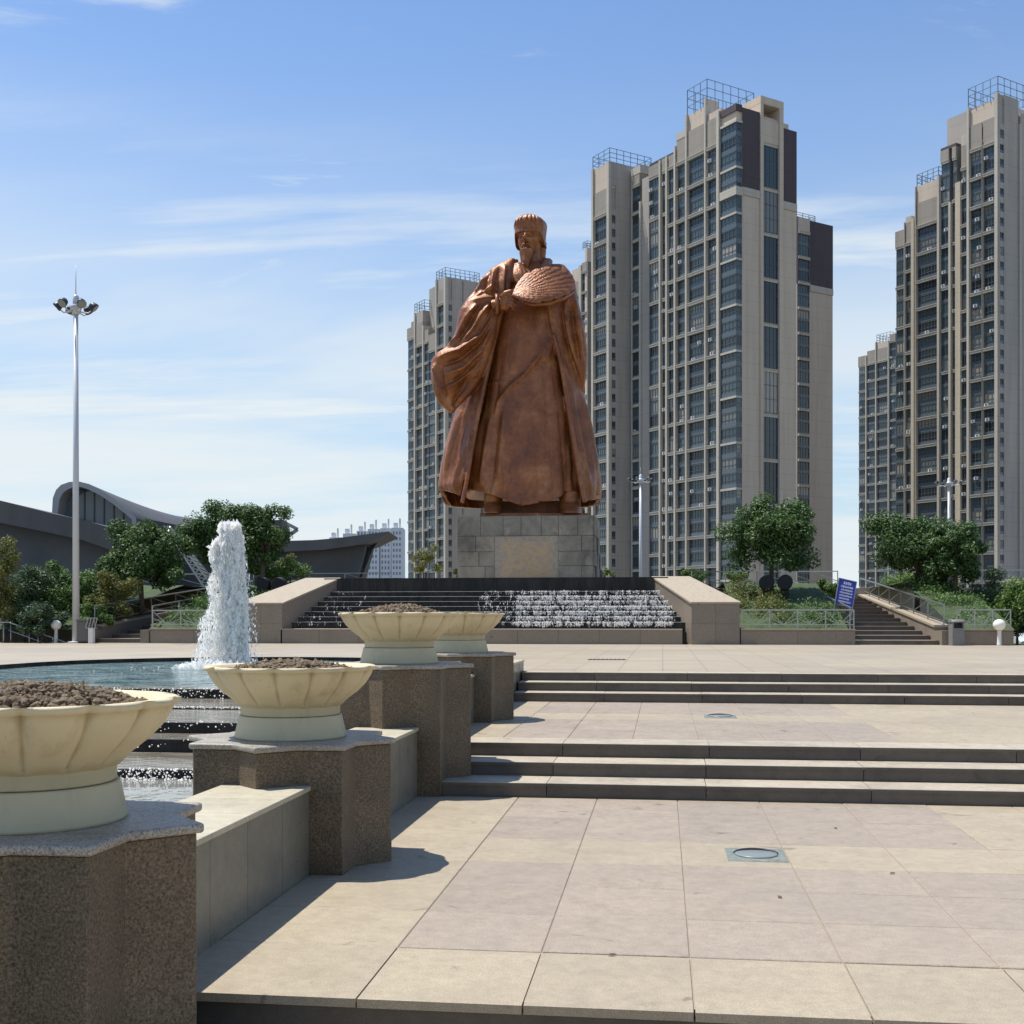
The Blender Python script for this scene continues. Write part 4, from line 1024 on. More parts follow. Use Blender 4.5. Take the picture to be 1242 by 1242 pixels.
    def railing(s, x0, x1, y0, y1, z, h=3.6, step=2.0):
        b = MB()
        def run(p, q):
            p = Vector(p); q = Vector(q); n = max(1, int(round((q-p).length/step)))
            for i in range(n+1):
                c = p.lerp(q, i/n); b.box(c.x-.06, c.x+.06, c.y-.06, c.y+.06, z, z+h)
            for r_ in (.34, .67, 1.0):
                d = Vector((0,0,h*r_)); b.bar(p+Vector((0,0,z))+d, q+Vector((0,0,z))+d, .10)
        run((x0,y0,0),(x0,y1,0)); run((x0,y0,0),(x1,y0,0)); run((x1,y0,0),(x1,y1,0)); run((x0,y1,0),(x1,y1,0))
        part('roof_railing', b, RAILM, s.t)
    def finish(s, individuals=298):
        for m, b in s.wall.values(): part('wall', b, m, s.t)
        for x, y, z in s.ac[:90]:
            link('air_conditioner', ACM, s.t, (x, y, z))
        s.win.sort(key=lambda q: -q[1][2])
        for me, loc, rz in s.win[:individuals]: link('window', me, s.t, loc, rz)
        rest = s.win[individuals:]
        if rest:
            b = MB()
            for me, loc, rz in rest:
                vs = [Matrix.Rotation(rz, 3, 'Z') @ q.co + Vector(loc) for q in me.vertices]; o = len(b.v)
                b.v.extend([tuple(q) for q in vs])
                for p in me.polygons: b.f.append(tuple(o+i for i in p.vertices)); b.m.append(p.material_index); b.s.append(False)
            q = part('window', b, [GLASS, FRAME, SPAN], s.t); q['kind'] = 'stuff'

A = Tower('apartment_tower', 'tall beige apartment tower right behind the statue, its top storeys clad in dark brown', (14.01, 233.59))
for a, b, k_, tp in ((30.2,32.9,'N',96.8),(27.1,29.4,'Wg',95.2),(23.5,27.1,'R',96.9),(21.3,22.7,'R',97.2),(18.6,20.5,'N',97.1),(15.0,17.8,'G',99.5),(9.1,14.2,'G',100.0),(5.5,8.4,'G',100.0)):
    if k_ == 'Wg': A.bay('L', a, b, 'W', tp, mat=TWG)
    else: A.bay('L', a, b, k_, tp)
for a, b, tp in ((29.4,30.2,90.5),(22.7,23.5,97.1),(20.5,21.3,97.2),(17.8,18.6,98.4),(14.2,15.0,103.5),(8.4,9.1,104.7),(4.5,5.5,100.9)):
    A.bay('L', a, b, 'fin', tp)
A.bay('L', 32.9, 33.4, 'W', 98.0, mat=FIN)
A.box(TW, .2, 13, 8.9, 14.4, 99.9, 103.4); A.box(TW, .1, 12, 4.6, 8.4, 99.0, 101.4)
A.box(FIN, -.15, 10, 29.9, 33.2, 96.8, 98.4); A.box(FIN, -.15, 10, 14.9, 17.9, 99.4, 100.8)
A.box(BROWN, .1, 12, 18.6, 27.1, 96.9, 97.6)
A.railing(-5.2, 6, 34.0, 40.2, 99.4, 3.0)
A.sh = (-5.3, 0)        # the wing that stands forward of the main front
A.bay('L', 34.7, 39.4, 'G', 94.0); A.bay('L', 39.4, 40.3, 'fin', 99.6); A.box(TW, 0, 11, 34.0, 40.3, 93.9, 99.4); A.box(TW, 1.4, 12, 34.9, 40.3, -.5, 94)
A.sh = (0, 0)
part('pillar', MB().box(-5.66, -5.28, 33.75, 34.55, -.5, 99.5).box(-5.28, -5.0, 33.75, 33.98, -.5, 99.5), FIN, A.t)
A.sh = (0, 33.8)
A.bay('E', -5.0, -3.5, 'n', 94.5, mat=TWG); A.bay('E', -3.5, 0.6, 'W', 94.5, mat=TWG); A.sh = (0, 0); A.box(TWG, -5.0, 5.8, 33.82, 34.0, 94.5, 99.4); A.railing(.1, 12.5, 8.6, 14.6, 103.4, 5.2)
A.corner_windows(4.5, 1.5, 99.6)
A.bay('E', 1.5, 6.0, 'W', 100.1, brown=84.8); A.bay('E', 6.0, 6.8, 'blk', 102.8); A.bay('E', 6.8, 11.0, 'T', 99.2, cols=4)
A.bay('E', 11.0, 12.1, 'blk', 102.8); A.bay('E', 12.1, 15.9, 'W', 98.4, brown=84.0)
A.box(TW, 6.0, 12.1, .4, 6, 99.2, 99.9); A.box(TW, 6.0, 12.1, -.36, 6, 101.9, 103.4); A.box(TW, 6.0, 12.1, 3.0, 6, 99.9, 101.9)
part('brown_cladding', MB().box(-.05, .32, 0.0, 4.5, 99.3, 100.6).box(.2, 1.5, -.05, .32, 99.3, 100.6), BROWN, A.t)
part('cornice', MB().box(-.3, .3, -.3, 4.5, 83.0, 84.6).box(.3, 1.5, -.3, .3, 83.0, 84.6), FIN, A.t)
A.box(TW, 1.4, 15.9, 1.0, 46, -.5, 92)
part('podium', MB().box(-3, 30, -8, 0, -.5, 5.6).box(-3.4, 30.4, -8.4, 0, 5.6, 6.1), TWG, A.t)
A.finish()

A2 = Tower('apartment_tower', 'beige apartment tower with a brown top peeking out from behind the tallest one', (31.2, 284.14))
A2.box(TW, .3, 11.3, .9, 40, -.5, 94.8)
A2.bay('E', 0.0, 3.7, 'N', 94.8, cols=4); A2.bay('E', 3.7, 11.3, 'W', 94.6, brown=79.6)
part('brown_cladding', MB().box(-.05, .3, 0, 6, 79.6, 95), BROWN, A2.t)
A2.railing(.5, 6.5, 1, 8, 94.8, 1.6)
A2.finish()

B = Tower('apartment_tower', 'tallest apartment tower at the edge of the frame, stepping down towards the gap', (67.0, 250.36))
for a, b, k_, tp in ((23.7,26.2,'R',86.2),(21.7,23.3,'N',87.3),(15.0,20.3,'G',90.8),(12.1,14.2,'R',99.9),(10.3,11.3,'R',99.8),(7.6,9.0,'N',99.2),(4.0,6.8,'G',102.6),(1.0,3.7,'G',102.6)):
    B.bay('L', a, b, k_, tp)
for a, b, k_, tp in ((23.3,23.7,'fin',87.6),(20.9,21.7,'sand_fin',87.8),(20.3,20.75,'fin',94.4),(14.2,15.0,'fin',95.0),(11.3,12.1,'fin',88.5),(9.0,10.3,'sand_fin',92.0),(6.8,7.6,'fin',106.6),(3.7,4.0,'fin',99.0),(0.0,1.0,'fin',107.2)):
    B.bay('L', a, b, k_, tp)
B.box(TW, 0.0, 10, 15.0, 20.3, 90.5, 94.4); B.box(TW, 0.1, 12, 1.0, 6.9, 101.5, 105.9); B.box(BROWN, 0.0, 10, 10.3, 14.2, 99.8, 100.5); B.box(FIN, -.1, 8, 7.6, 9.0, 99.1, 101.4); B.box(FIN, -.1, 8, 21.7, 23.3, 87.2, 88.6)
B.railing(.1, 10, 14.8, 20.4, 94.4, 2.6, 1.4); B.railing(.0, 14, .3, 7.3, 105.9, 4.6, 1.9)
B.bay('E', 0.02, 1.8, 'n', 107.0, mat=TWG); B.bay('E', 1.8, 6.0, 'W', 107.0, mat=TWG); B.bay('E', 6.0, 6.8, 'fin', 102.0); B.bay('E', 6.8, 17.0, 'W', 104.5, mat=TWG)
B.box(TW, 1.4, 16, 1.4, 26, -.5, 84)
part('podium', MB().box(-1, 40, -10, -.7, -.5, 8.6).box(-1.4, 40.4, -10.4, -.7, 8.6, 9.3), TWG, B.t)
B.finish()

B0 = Tower('apartment_tower', 'farther slab tower with a roof railing, showing in the gap beside the tallest tower', (77.18, 412.91))
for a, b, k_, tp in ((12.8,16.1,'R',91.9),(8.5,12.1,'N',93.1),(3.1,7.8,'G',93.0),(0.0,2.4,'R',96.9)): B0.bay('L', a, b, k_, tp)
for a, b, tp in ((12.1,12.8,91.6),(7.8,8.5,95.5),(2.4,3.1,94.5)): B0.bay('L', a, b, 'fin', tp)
B0.box(TW, 0, 10, 3.1, 7.8, 92.8, 95.0); B0.railing(0, 10, 2.2, 7.9, 95.0, 2.9, 1.5); B0.box(TW, 1.4, 12, 0, 16, -.5, 90)
B0.finish()

C = Tower('apartment_tower', 'stepped apartment tower on the far side of the statue, above the blown sleeve', (-59.2, 324.14))
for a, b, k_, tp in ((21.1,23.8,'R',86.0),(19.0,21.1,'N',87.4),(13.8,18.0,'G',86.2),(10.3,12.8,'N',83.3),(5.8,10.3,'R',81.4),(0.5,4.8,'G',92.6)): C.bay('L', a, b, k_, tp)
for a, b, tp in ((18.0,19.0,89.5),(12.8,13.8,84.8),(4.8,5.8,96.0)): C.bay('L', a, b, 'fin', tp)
C.box(TWG, 0, 12, 13.8, 18.6, 86.0, 89.4); C.box(TWG, 0, 11, 0.4, 5.2, 92.4, 95.6)
C.railing(0, 10, 13, 19, 89.4, 2.8, 1.6); C.railing(0, 10.8, .4, 5.6, 95.6, 2.6, 1.6)
part('pillar', MB().box(-.5, .02, -.5, .5, -.5, 95.4).box(.02, .5, -.5, 0, -.5, 95.4), FIN, C.t)
C.bay('E', 0.5, 2.1, 'n', 95.4, mat=TWG); C.bay('E', 2.1, 4.9, 'W', 95.6, mat=TWG); C.bay('E', 4.9, 5.7, 'n', 94.2, mat=TWG); C.bay('E', 5.7, 11.0, 'W', 95.4, mat=TWG); C.bay('E', 11.0, 13.5, 'R', 92); C.bay('E', 13.5, 16.5, 'W', 92)
C.box(TWG, 1.4, 16, 1.4, 24, -.5, 80)
C.finish()

D = Tower('apartment_tower', 'partly hidden apartment tower between the statue shoulder and the tallest block', (-21.4, 340.0))
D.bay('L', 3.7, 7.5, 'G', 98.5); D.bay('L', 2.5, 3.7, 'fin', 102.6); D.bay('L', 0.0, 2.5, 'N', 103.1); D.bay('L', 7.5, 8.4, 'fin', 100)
D.box(TW, 0, 10, 3.7, 7.5, 98.3, 102.2); D.bay('E', 0, 6, 'W', 107.0); D.box(TW, 1.4, 10, .6, 8, -.5, 97); D.railing(.2, 5, .2, 2.3, 107.0, 2.0, 1.2)
D.finish()

# far white blocks on the skyline
E_ = thing('apartment_block', 'far pale high-rise block beyond the curved canopy', 'apartment tower', (-140.0, 587.0, 0), R(8), 'far apartment blocks')
b = MB(); wn_ = MB()
for (x0, x1, y0, h) in ((5.0, 10.6, 0, 47.0), (-1.0, 4.6, 3, 47.0), (-7.2, -1.4, 2, 46.5), (-13.0, -7.6, 4, 45.6), (-20, -13.4, 5, 44.4), (-27, -20.5, 6, 42.5)):
    b.box(x0, x1, y0, y0+16, 0, h); b.box(x0+.8, x0+2.8, y0+2, y0+6, h, h+2.6)
    b.box(x0+3.6, x0+4.3, y0+2, y0+4, h, h+4.8)
    for zf in np.arange(3, h-2, 2.9):
        for xw in np.arange(x0+.7, x1-.6, 1.55): wn_.box(xw, xw+.75, y0-.06, y0+.02, zf, zf+1.5)
part('wall', b, FARW, E_); q = part('window', wn_, FARD, E_); q['kind'] = 'stuff'

# ================================================================ dark curved halls
k1 = 118.0
def cp(px, py, d):   # a point at camera-axis depth d, measured in the photograph
    u_ = (px-621)/1450.0; cs_, sn_ = math.cos(YAW), math.sin(YAW)
    return ((u_*cs_-sn_)*d, (u_*sn_+cs_)*d, CAMZ - (py-750)*d/1450.0)
def at(px, d):
    q = cp(px, 750, d); return q[0], q[1]
def extrude_view(mb, pts, d, depth, m=0, shift=(0,0)):
    """outline standing square to the viewing axis at depth d, extruded straight back along the camera-forward direction"""
    fw = Vector((-math.sin(YAW), math.cos(YAW), 0)); rt = Vector((math.cos(YAW), math.sin(YAW), 0))
    a = [Vector(cp(x, y, d)) for x, y in pts]; b = [p + fw*depth + rt*shift[0] + Vector((0,0,shift[1])) for p in a]
    n = len(a); mb.add(a+b, [tuple(range(n-1,-1,-1)), tuple(range(n,2*n))] + [(i,(i+1)%n,n+(i+1)%n,n+i) for i in range(n)], m)
hall = thing('curved_hall', 'dark hall with an arched glass end and a long sagging roof', 'exhibition hall', cp(110, 750, 120)[:2] + (0,))
o_ = hall.location
def loc(mb): mb.v = [(x-o_.x, y-o_.y, z-o_.z) for x, y, z in mb.v]; return mb
arch = [(63,640),(63,622),(64,604),(68,594),(74,588),(84,584.5),(96,584),(108,587),(122,594),(137,604),(152,616),(165,628),(166,640)]
arch2 = [(70,640),(70,622),(72,606),(76,598),(82,593.5),(90,590.5),(98,590.5),(108,594),(121,600.5),(136,610.5),(150,621.5),(160,630),(160,640)]
rim = MB(); fa = [Vector(cp(x,y,118)) for x,y in arch]; fb = [Vector(cp(x,y,118)) for x,y in arch2]
fw = Vector((-math.sin(YAW), math.cos(YAW), 0))
ia = [p+fw*2.0 for p in fb]; n = len(arch)
for i in range(n-1): rim.add([fa[i],fa[i+1],fb[i+1],fb[i]], [(0,3,2,1)]); rim.add([fb[i],fb[i+1],ia[i+1],ia[i]], [(0,3,2,1)])
part('roof_edge', loc(rim), EDGE, hall)
gl = MB(); gl.add(ia, [tuple(range(n-1,-1,-1))]); part('end_glazing', loc(gl), MGLASS, hall)
mu = MB()
for px in (82, 94, 106, 118, 130, 142):
    top = np.interp(px, [q[0] for q in arch2[3:]], [q[1] for q in arch2[3:]])
    a = Vector(cp(px, 642, 118))+fw*1.95; c_ = Vector(cp(px, top, 118))+fw*1.95; mu.bar(a, c_, .12)
part('mullion', loc(mu), FRAME, hall)
# roof skin running back and to the side, sagging
rf = MB(); rr = []
for q in np.linspace(0, 1, 24):
    d = 118 + 46*q; row = []
    for i, (x, y) in enumerate(arch):
        p = Vector(cp(x, y, 118)); rt = Vector((math.cos(YAW), math.sin(YAW), 0))
        sag = 1 - .10*math.sin(math.pi*min(1, q*1.05)) - .03*q
        row.append(Vector((p.x, p.y, p.z*sag)) + fw*40*q + rt*(8.6*q))
    rr.append(row)
rf.rings(rr, False, 0, True, closed=False); part('roof', loc(rf), ROOF, hall)
sw = MB(); extrude_view(sw, [(166,636),(232,648),(342,652),(342,720),(166,720)], 123, 40); part('side_wall', loc(sw), MWALL, hall)
sl = MB(); extrude_view(sl, [(165,627),(232,640),(342,630),(342,655),(232,655),(165,640)], 121, 3.0); part('eave', loc(sl), ROOF, hall)
tr = MB()
pp = lambda x, y, d=126: Vector(cp(x, y, d))
for a, b in (((342,632),(361,642)),((342,656),(361,642)),((342,632),(342,656)),((348,635),(350,651))): tr.bar(pp(*a), pp(*b), .35)
part('cantilever_truss', loc(tr), STEEL, hall)

wing = thing('curved_hall', 'lower dark hall with a sloping roof edge behind the lamp mast', 'exhibition hall', cp(40, 750, 108)[:2] + (0,))
o_ = wing.location
b = MB(); extrude_view(b, [(-120,584),(-60,594),(0,607),(60,622),(110,633),(137,641),(137,668),(100,655),(60,646),(0,634),(-60,622),(-120,612)], 106, 30); part('roof', loc(b), ROOF, wing)
b = MB(); extrude_view(b, [(-120,610),(-60,620),(0,632),(60,644),(100,653),(150,668),(150,765),(-120,765)], 107.5, 26); part('wall', loc(b), MWALL, wing)

can = thing('curved_hall', 'dark building with an upswept canopy tip before the far white block', 'exhibition hall', cp(400, 750, 100)[:2] + (0,))
o_ = can.location
b = MB(); extrude_view(b, [(300,657),(345,656),(380,655),(410,652.5),(440,648.5),(472,644.5),(473,646),(445,659),(420,663),(390,667),(345,669),(300,670)], 98, 7); part('roof', loc(b), ROOF, can)
b = MB(); extrude_view(b, [(300,668),(345,667),(390,665.5),(420,662),(444,658.5),(441,672),(432,704),(430,730),(300,730)], 99.5, 6); part('wall', loc(b), MWALL, can)
b = MB()
for a, c_ in (((446,659),(444,672)),((452,656),(448,671)),((460,652),(450,668)),((444,672),(460,652)),((447,666),(455,660)),((436,704),(450,668)),((441,690),(447,664)),((437,690),(446,680))): b.bar(Vector(cp(*a, 101)), Vector(cp(*c_, 101)), .22)
part('canopy_truss', loc(b), DARKM, can)

# slanting white lattice mast among the trees
lm = thing('lattice_mast', 'slanting steel lattice boom rising behind the trees near the jet', 'lattice boom', cp(252, 750, 52)[:2] + (2.0,))
b = MB(); o_ = lm.location
P0, P1 = Vector(cp(258, 712, 52)), Vector(cp(203, 638, 52)); ax = (P1-P0); sd = Vector(cp(250, 718, 52)) - P0; sd2 = Vector((.2,.7,.1)); L_ = 14
ch = [Vector((0,0,0)), sd*.9, sd*.5+sd2]
for j, c_ in enumerate(ch): b.bar(P0+c_, P1+c_*.35, .07)
for i in range(L_):
    for j in range(3):
        c0, c1 = ch[j], ch[(j+1)%3]; q0, q1 = i/L_, (i+1)/L_
        b.bar(P0+ax*q0+c0*(1-.65*q0), P0+ax*q1+c1*(1-.65*q1), .04)
part('lattice', loc(b), STEEL, lm)

# ================================================================ side stairs, walls, railings
def side_stairs(x0, x1, label, wall_side):
    st = struct('side_steps', MB(), CHEEK)
    n = 12; run = 1.15
    for s_ in range(n):
        ya = 36.32 + run*s_; z1 = .72 + .132*(s_+1)
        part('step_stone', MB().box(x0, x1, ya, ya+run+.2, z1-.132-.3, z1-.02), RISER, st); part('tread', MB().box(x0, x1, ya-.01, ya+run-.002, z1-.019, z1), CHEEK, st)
    return st
side_stairs(5.62, 8.02, '', 1); side_stairs(-18.0, -16.4, '', -1)
def stringer(x0, x1, label):
    t = thing('stair_wall', label, 'wall', (x0, 36.0, ZU))
    w = x1-x0
    z = lambda y: .44 + y*.086
    b = MB(); vs = []
    for xx in (0, w):
        vs += [(xx,0,-.3),(xx,15.8,-.3),(xx,15.8,z(15.8)),(xx,.9,z(.9)),(xx,.9,.42),(xx,0,.42)]
    b.add(vs, [(0,1,2,3,4,5)[::-1],(6,7,8,9,10,11)] + [(i,(i+1)%6,6+(i+1)%6,6+i) for i in range(6)]); part('core', b, CHEEK, t)
    c_ = MB(); vs = []
    for xx in (-.04, w+.04): vs += [(xx,.86,z(.86)+.002),(xx,15.8,z(15.8)+.002),(xx,15.8,z(15.8)+.07),(xx,.86,z(.86)+.07)]
    c_.add(vs, [(3,2,1,0),(4,5,6,7)] + [(i,(i+1)%4,4+(i+1)%4,4+i) for i in range(4)]); part('coping', c_, CHEEK_TOP, t)
stringer(8.04, 8.42, 'sloping stair wall under the railing behind the blue sign')
stringer(-18.36, -18.02, 'sloping stair wall beside the grey bin and lamp mast')
stringer(-16.38, -16.1, 'narrow sloping stair wall behind the fountain, nearer the cascade')
def front_wall(x0, x1, label):
    t = thing('front_wall', label, 'wall', (x0, 36.05, ZU), 0, 'low walls along the foot of the bank')
    part('core', MB().box(0, x1-x0, .03, .30, -.1, .43), JOINT, t); n = max(1, int((x1-x0)/1.15)); w = (x1-x0)/n
    for i in range(n): part('facing_panel', MB().box(i*w+.004, (i+1)*w-.004, 0, .03, 0, .40), CHEEK, t)
    part('coping', MB().box(-.0, x1-x0, -.02, .34, .43, .47), CHEEK_TOP, t)
front_wall(2.30, 5.6, 'low stone wall with railing between the cascade and the stairs')
front_wall(8.44, 10.05, 'short stone wall behind the right-hand litter bin')
front_wall(-16.08, -13.2, 'low stone wall behind the fountain jet')
def railing(p0, p1, h, n, label, group='steel railings with crossed bars', style='x'):
    p0 = Vector(p0); p1 = Vector(p1); t = thing('railing', label, 'railing', p0, 0, group); d = p1-p0
    up = Vector((0,0,h))
    part('top_rail', MB().bar(up, d+up, .042, .04), STEEL, t); part('bottom_rail', MB().bar(Vector((0,0,h*.22)), d+Vector((0,0,h*.22)), .026), STEEL, t)
    for i in range(n+1):
        c_ = d*(i/n); part('post', MB().box(c_.x-.017, c_.x+.017, c_.y-.017, c_.y+.017, c_.z-.02, c_.z+h), STEEL, t)
    for i in range(n):
        a, b = d*(i/n), d*((i+1)/n)
        lo, hi = Vector((0,0,h*.22)), Vector((0,0,h*.97)); m_ = (a+b)/2
        if style == 'x':
            part('brace', MB().bar(a+hi, m_+lo, .017), STEEL, t); part('brace', MB().bar(m_+lo, b+hi, .017), STEEL, t)
            part('brace', MB().bar(a+lo+(hi-lo)*.45, m_+lo, .018), STEEL, t); part('brace', MB().bar(b+lo+(hi-lo)*.45, m_+lo, .018), STEEL, t)
        else:
            part('brace', MB().bar(a+hi, b+lo, .017), STEEL, t)
railing((2.34,36.2,1.19), (5.58,36.2,1.19), .56, 4, 'level crossed-bar railing on the wall right of the cascade')
railing((8.5,36.2,1.19), (10.0,36.2,1.19), .56, 3, 'short crossed-bar railing behind the right-hand bin')
railing((-16.05,36.2,1.19), (-13.25,36.2,1.19), .56, 3, 'level crossed-bar railing behind the fountain jet')
railing((8.23,36.6,1.27), (8.23,51.6,2.56), .62, 7, 'long stair railing running up past the blue sign to the twin trees', style='z')
railing((5.50,36.4,1.20), (5.50,56,2.80), .62, 7, 'bright stair railing below the round tree', style='z')
railing((-18.19,36.6,1.27), (-18.19,51.6,2.56), .62, 7, 'stair railing climbing from the grey bin past the big dark tree', style='z')
railing((-16.24,36.6,1.27), (-16.24,51.6,2.56), .62, 7, 'stair railing just left of the fountain jet', style='z')
railing((-30,50.4,2.75), (-11.6,50.4,2.75), .7, 9, 'distant level railing on the platform behind the big trees', style='z')
railing((9,50.4,2.75), (26,50.4,2.75), .7, 8, 'distant level railing behind the twin trees', style='z')
railing((.95,40.2,2.55), (7.0,49.5,2.9), .5, 5, 'thin railing between hedge and bank beside the cascade', style='z')
# descending handrail at the far edge of the terrace
t = thing('handrail', 'tubular handrail leading down off the terrace at the far corner', 'handrail', (*at(9, 38.4), .72))
b = MB().tube([(-2.2,0,.66),(.05,0,.66),(2.3,0,-.10)], .028, 8); part('top_rail', b, STEEL, t); part('mid_rail', MB().tube([(.05,0,.40),(1.7,0,-.16)], .02, 8), STEEL, t)
for x_, z_ in ((-2.1,.66),(-.9,.66),(-.12,.66),(.12,.62),(.75,.41),(1.05,.31),(1.55,.15)): part('post', MB().tube([(x_,0,-.3),(x_,0,z_)], .022, 8), STEEL, t)

# ================================================================ street furniture
def mast(x, y, z0, h, label, r0=.115, nl=6, head=.50, rod=.95):
    t = thing('floodlight_mast', label, 'lamp mast', (x, y, z0), 0, 'floodlight masts')
    part('base_plate', MB().lathe([(r0*2.1,0),(r0*2.1,.04),(r0*1.3,.05)], 20), MASTP, t)
    part('pole', MB().lathe([(r0,.02),(r0*.62,h)], 20), MASTP, t)
    part('crown', MB().lathe([(r0*.8,h-.12),(head*.32,h+.02),(head*.36,h+.10),(head*.36,h+.16),(head*.16,h+.22),(r0*.85,h+.24),(r0*.8,h+.46),(r0*.3,h+.52)], 24), MASTP, t)
    part('lightning_rod', MB().tube([(0,0,h+.5),(0,0,h+.5+rod)], [.018,.008], 6), MASTP, t)
    for i in range(nl):
        a = 2*math.pi*i/nl + .25; dx, dy = math.cos(a), math.sin(a)
        part('bracket', MB().tube([(dx*.08,dy*.08,h-.02),(dx*head*.75,dy*head*.75,h-.06),(dx*head,dy*head,h+.04)], .022, 6), MASTP, t)
        b = MB(); c_ = Vector((dx*head*1.06, dy*head*1.06, h+.16)); ax = Vector((dx*.75, dy*.75, -.66)).normalized()
        b.tube([c_-ax*.11, c_-ax*.08, c_+ax*.04, c_+ax*.10], [.07,.11,.145,.15], 12); part('floodlight', b, DARKM, t)
        b = MB().tube([c_+ax*.101, c_+ax*.106], [.14,.135], 12); part('lens', b, LENS, t)
mast(*at(92, 38), .72, 10.55, 'tall grey floodlight mast standing alone at the terrace edge before the dark halls')
mast(*at(777, 84), 1.2, 9.9, 'slim pale floodlight mast in front of the tower right behind the statue', .13, 6, .75, .5)
x_, y_, _z = cp(1151, 700, 86); mast(x_, y_, 1.2, 9.9, 'floodlight mast rising above the twin trees', .14, 8, .85, .3)
def bollard(x, y, label, s=1.0):
    t = thing('globe_lamp', label, 'bollard lamp', (x, y, ZU), 0, 'white globe bollard lamps'); 
    part('post', MB().lathe([(.075*s,0),(.06*s,.03),(.052*s,.40),(.07*s,.43)], 16), WPOST, t)
    b = MB(); b.lathe([(.05*s,.42)] + [(.165*s*math.cos(a), .565*s + .155*s*math.sin(a)) for a in np.linspace(-1.2, 1.5, 14)], 24); part('globe', b, GLOBE, t)
bollard(*at(68, 38.2), 'white globe lamp on a short post before the dense green bushes')
bollard(*at(1212, 34.2), 'white globe lamp on a short post by the light green bush', 1.05)
def bin_(x, y, rz, label):
    t = thing('litter_bin', label, 'litter bin', (x, y, ZU), rz, 'grey stone litter bins'); 
    part('body', MB().box(-.17,.17,-.15,.15,0,.50).box(-.17,-.13,-.15,.15,.50,.66).box(.13,.17,-.15,.15,.50,.66).box(-.13,.13,.08,.15,.50,.66), BINM, t)
    part('liner', MB().box(-.128,.128,-.10,.078,.502,.58), BLACKM, t)
    bb = MB(); 
    bb.rings([[(x2, .17*math.cos(a)*1.05, .66+.09*math.sin(a)) for a in np.linspace(0, math.pi, 14)] for x2 in (-.19,.19)], True, 0, True); bevel(part('hood', bb, BINM, t), .01, 1)
bin_(*at(1160, 34.3), .15, 'grey litter bin with a hooded dark mouth beside the stair foot')
t = thing('grey_cabinet', 'grey metal cabinet standing right beside the tall lamp mast', 'cabinet', (*at(103, 37.6), ZU)); 
bevel(part('body', MB().box(-.19,.19,-.17,.17,.05,.70), CABM, t), .015, 1); part('plinth', MB().box(-.16,.16,-.14,.14,0,.05), BLACKM, t); part('door', MB().box(-.165,.165,-.182,-.171,.09,.62), CABM, t); part('lid', MB().box(-.21,.21,-.19,.19,.70,.74), CABM, t)
t = thing('gate_post', 'short pale stone post with a small latticed top beside the cabinet', 'post', (*at(111, 37.2), ZU)); part('shaft', MB().box(-.075,.075,-.075,.075,0,.47), WPOST, t)
b = MB()
for q in np.linspace(-.15,.15,4): b.bar((q-.04,0,.49),(q+.04,0,.78),.02)
b.box(-.2,.2,-.015,.015,.47,.49).box(-.2,.2,-.015,.015,.78,.80); part('lattice', b, STEEL, t)
# blue notice board leaning on the railing
sx_, sy_ = 5.95, 36.05
t = thing('notice_board', 'tilted blue notice board with white writing at the foot of the stairs', 'sign', (*at(1023, 37.4), 1.88), R(-4)); t.rotation_euler = (R(-14), R(13), R(6))
W2, H2 = .27, .86
part('board', MB().box(-W2, W2, -.015, .015, .02, H2), BLUE, t)
fr = MB().box(-W2-.02,-W2,-.025,.02,-.35,H2+.02).box(W2,W2+.02,-.025,.02,-.35,H2+.02).box(-W2,W2,-.025,.02,H2,H2+.02).box(-W2,W2,-.025,.02,0,.02); part('frame', fr, STEEL, t)
tx = MB(); r_ = np.random.default_rng(11)
def glyphs(xa, xb, z, h, n):
    w = (xb-xa)/n
    for i in range(n):
        x0 = xa+i*w+.12*w; x1 = xa+(i+1)*w-.10*w
        for q in (0, .5, 1): 
            if r_.random() < .85: tx.box(x0, x1, -.019, -.0155, z+h*q*.84, z+h*(q*.84+.16))
        for q in (0, .45, .84):
            if r_.random() < .75: tx.box(x0+(x1-x0)*q, x0+(x1-x0)*(q+.16), -.0195, -.0155, z, z+h)
glyphs(-.12, .13, .71, .085, 4); glyphs(-.19, .20, .60, .06, 7); glyphs(-.17, .20, .50, .05, 7)
for z, xa, xb in ((.405,-.19,.21),(.31,-.19,.21),(.215,-.19,.14),(.115,-.21,.20)): glyphs(xa, xb, z, .05, 13)
part('lettering', tx, SWHITE, t)
# paired black spotlights aimed at the statue
def spots(x, y, z, label):
    t = thing('spotlight_pair', label, 'spotlight', (x, y, z), R(-12), 'black spotlights aimed at the statue')
    for dx in (-.30, .30):
        s_ = part('spotlight', MB().tube([(dx,-.22,.62),(dx,-.20,.62),(dx,.05,.66),(dx,.28,.70)], [.22,.25,.24,.12], 20), BLACKM, t)
        part('stand', MB().box(dx-.15,dx+.12,-.10,.10,.0,.40).bar((dx-.02,0,.4),(dx-.02,0,.6),.08), BLACKM, t)
spots(3.72, 40.3, 2.05, 'pair of round black spotlights under the round tree')
spots(9.35, 43.5, 2.3, 'pair of round black spotlights under the twin trees')
spots(-13.55, 40.5, 2.05, 'pair of round black spotlights behind the cascade wall and the jet')

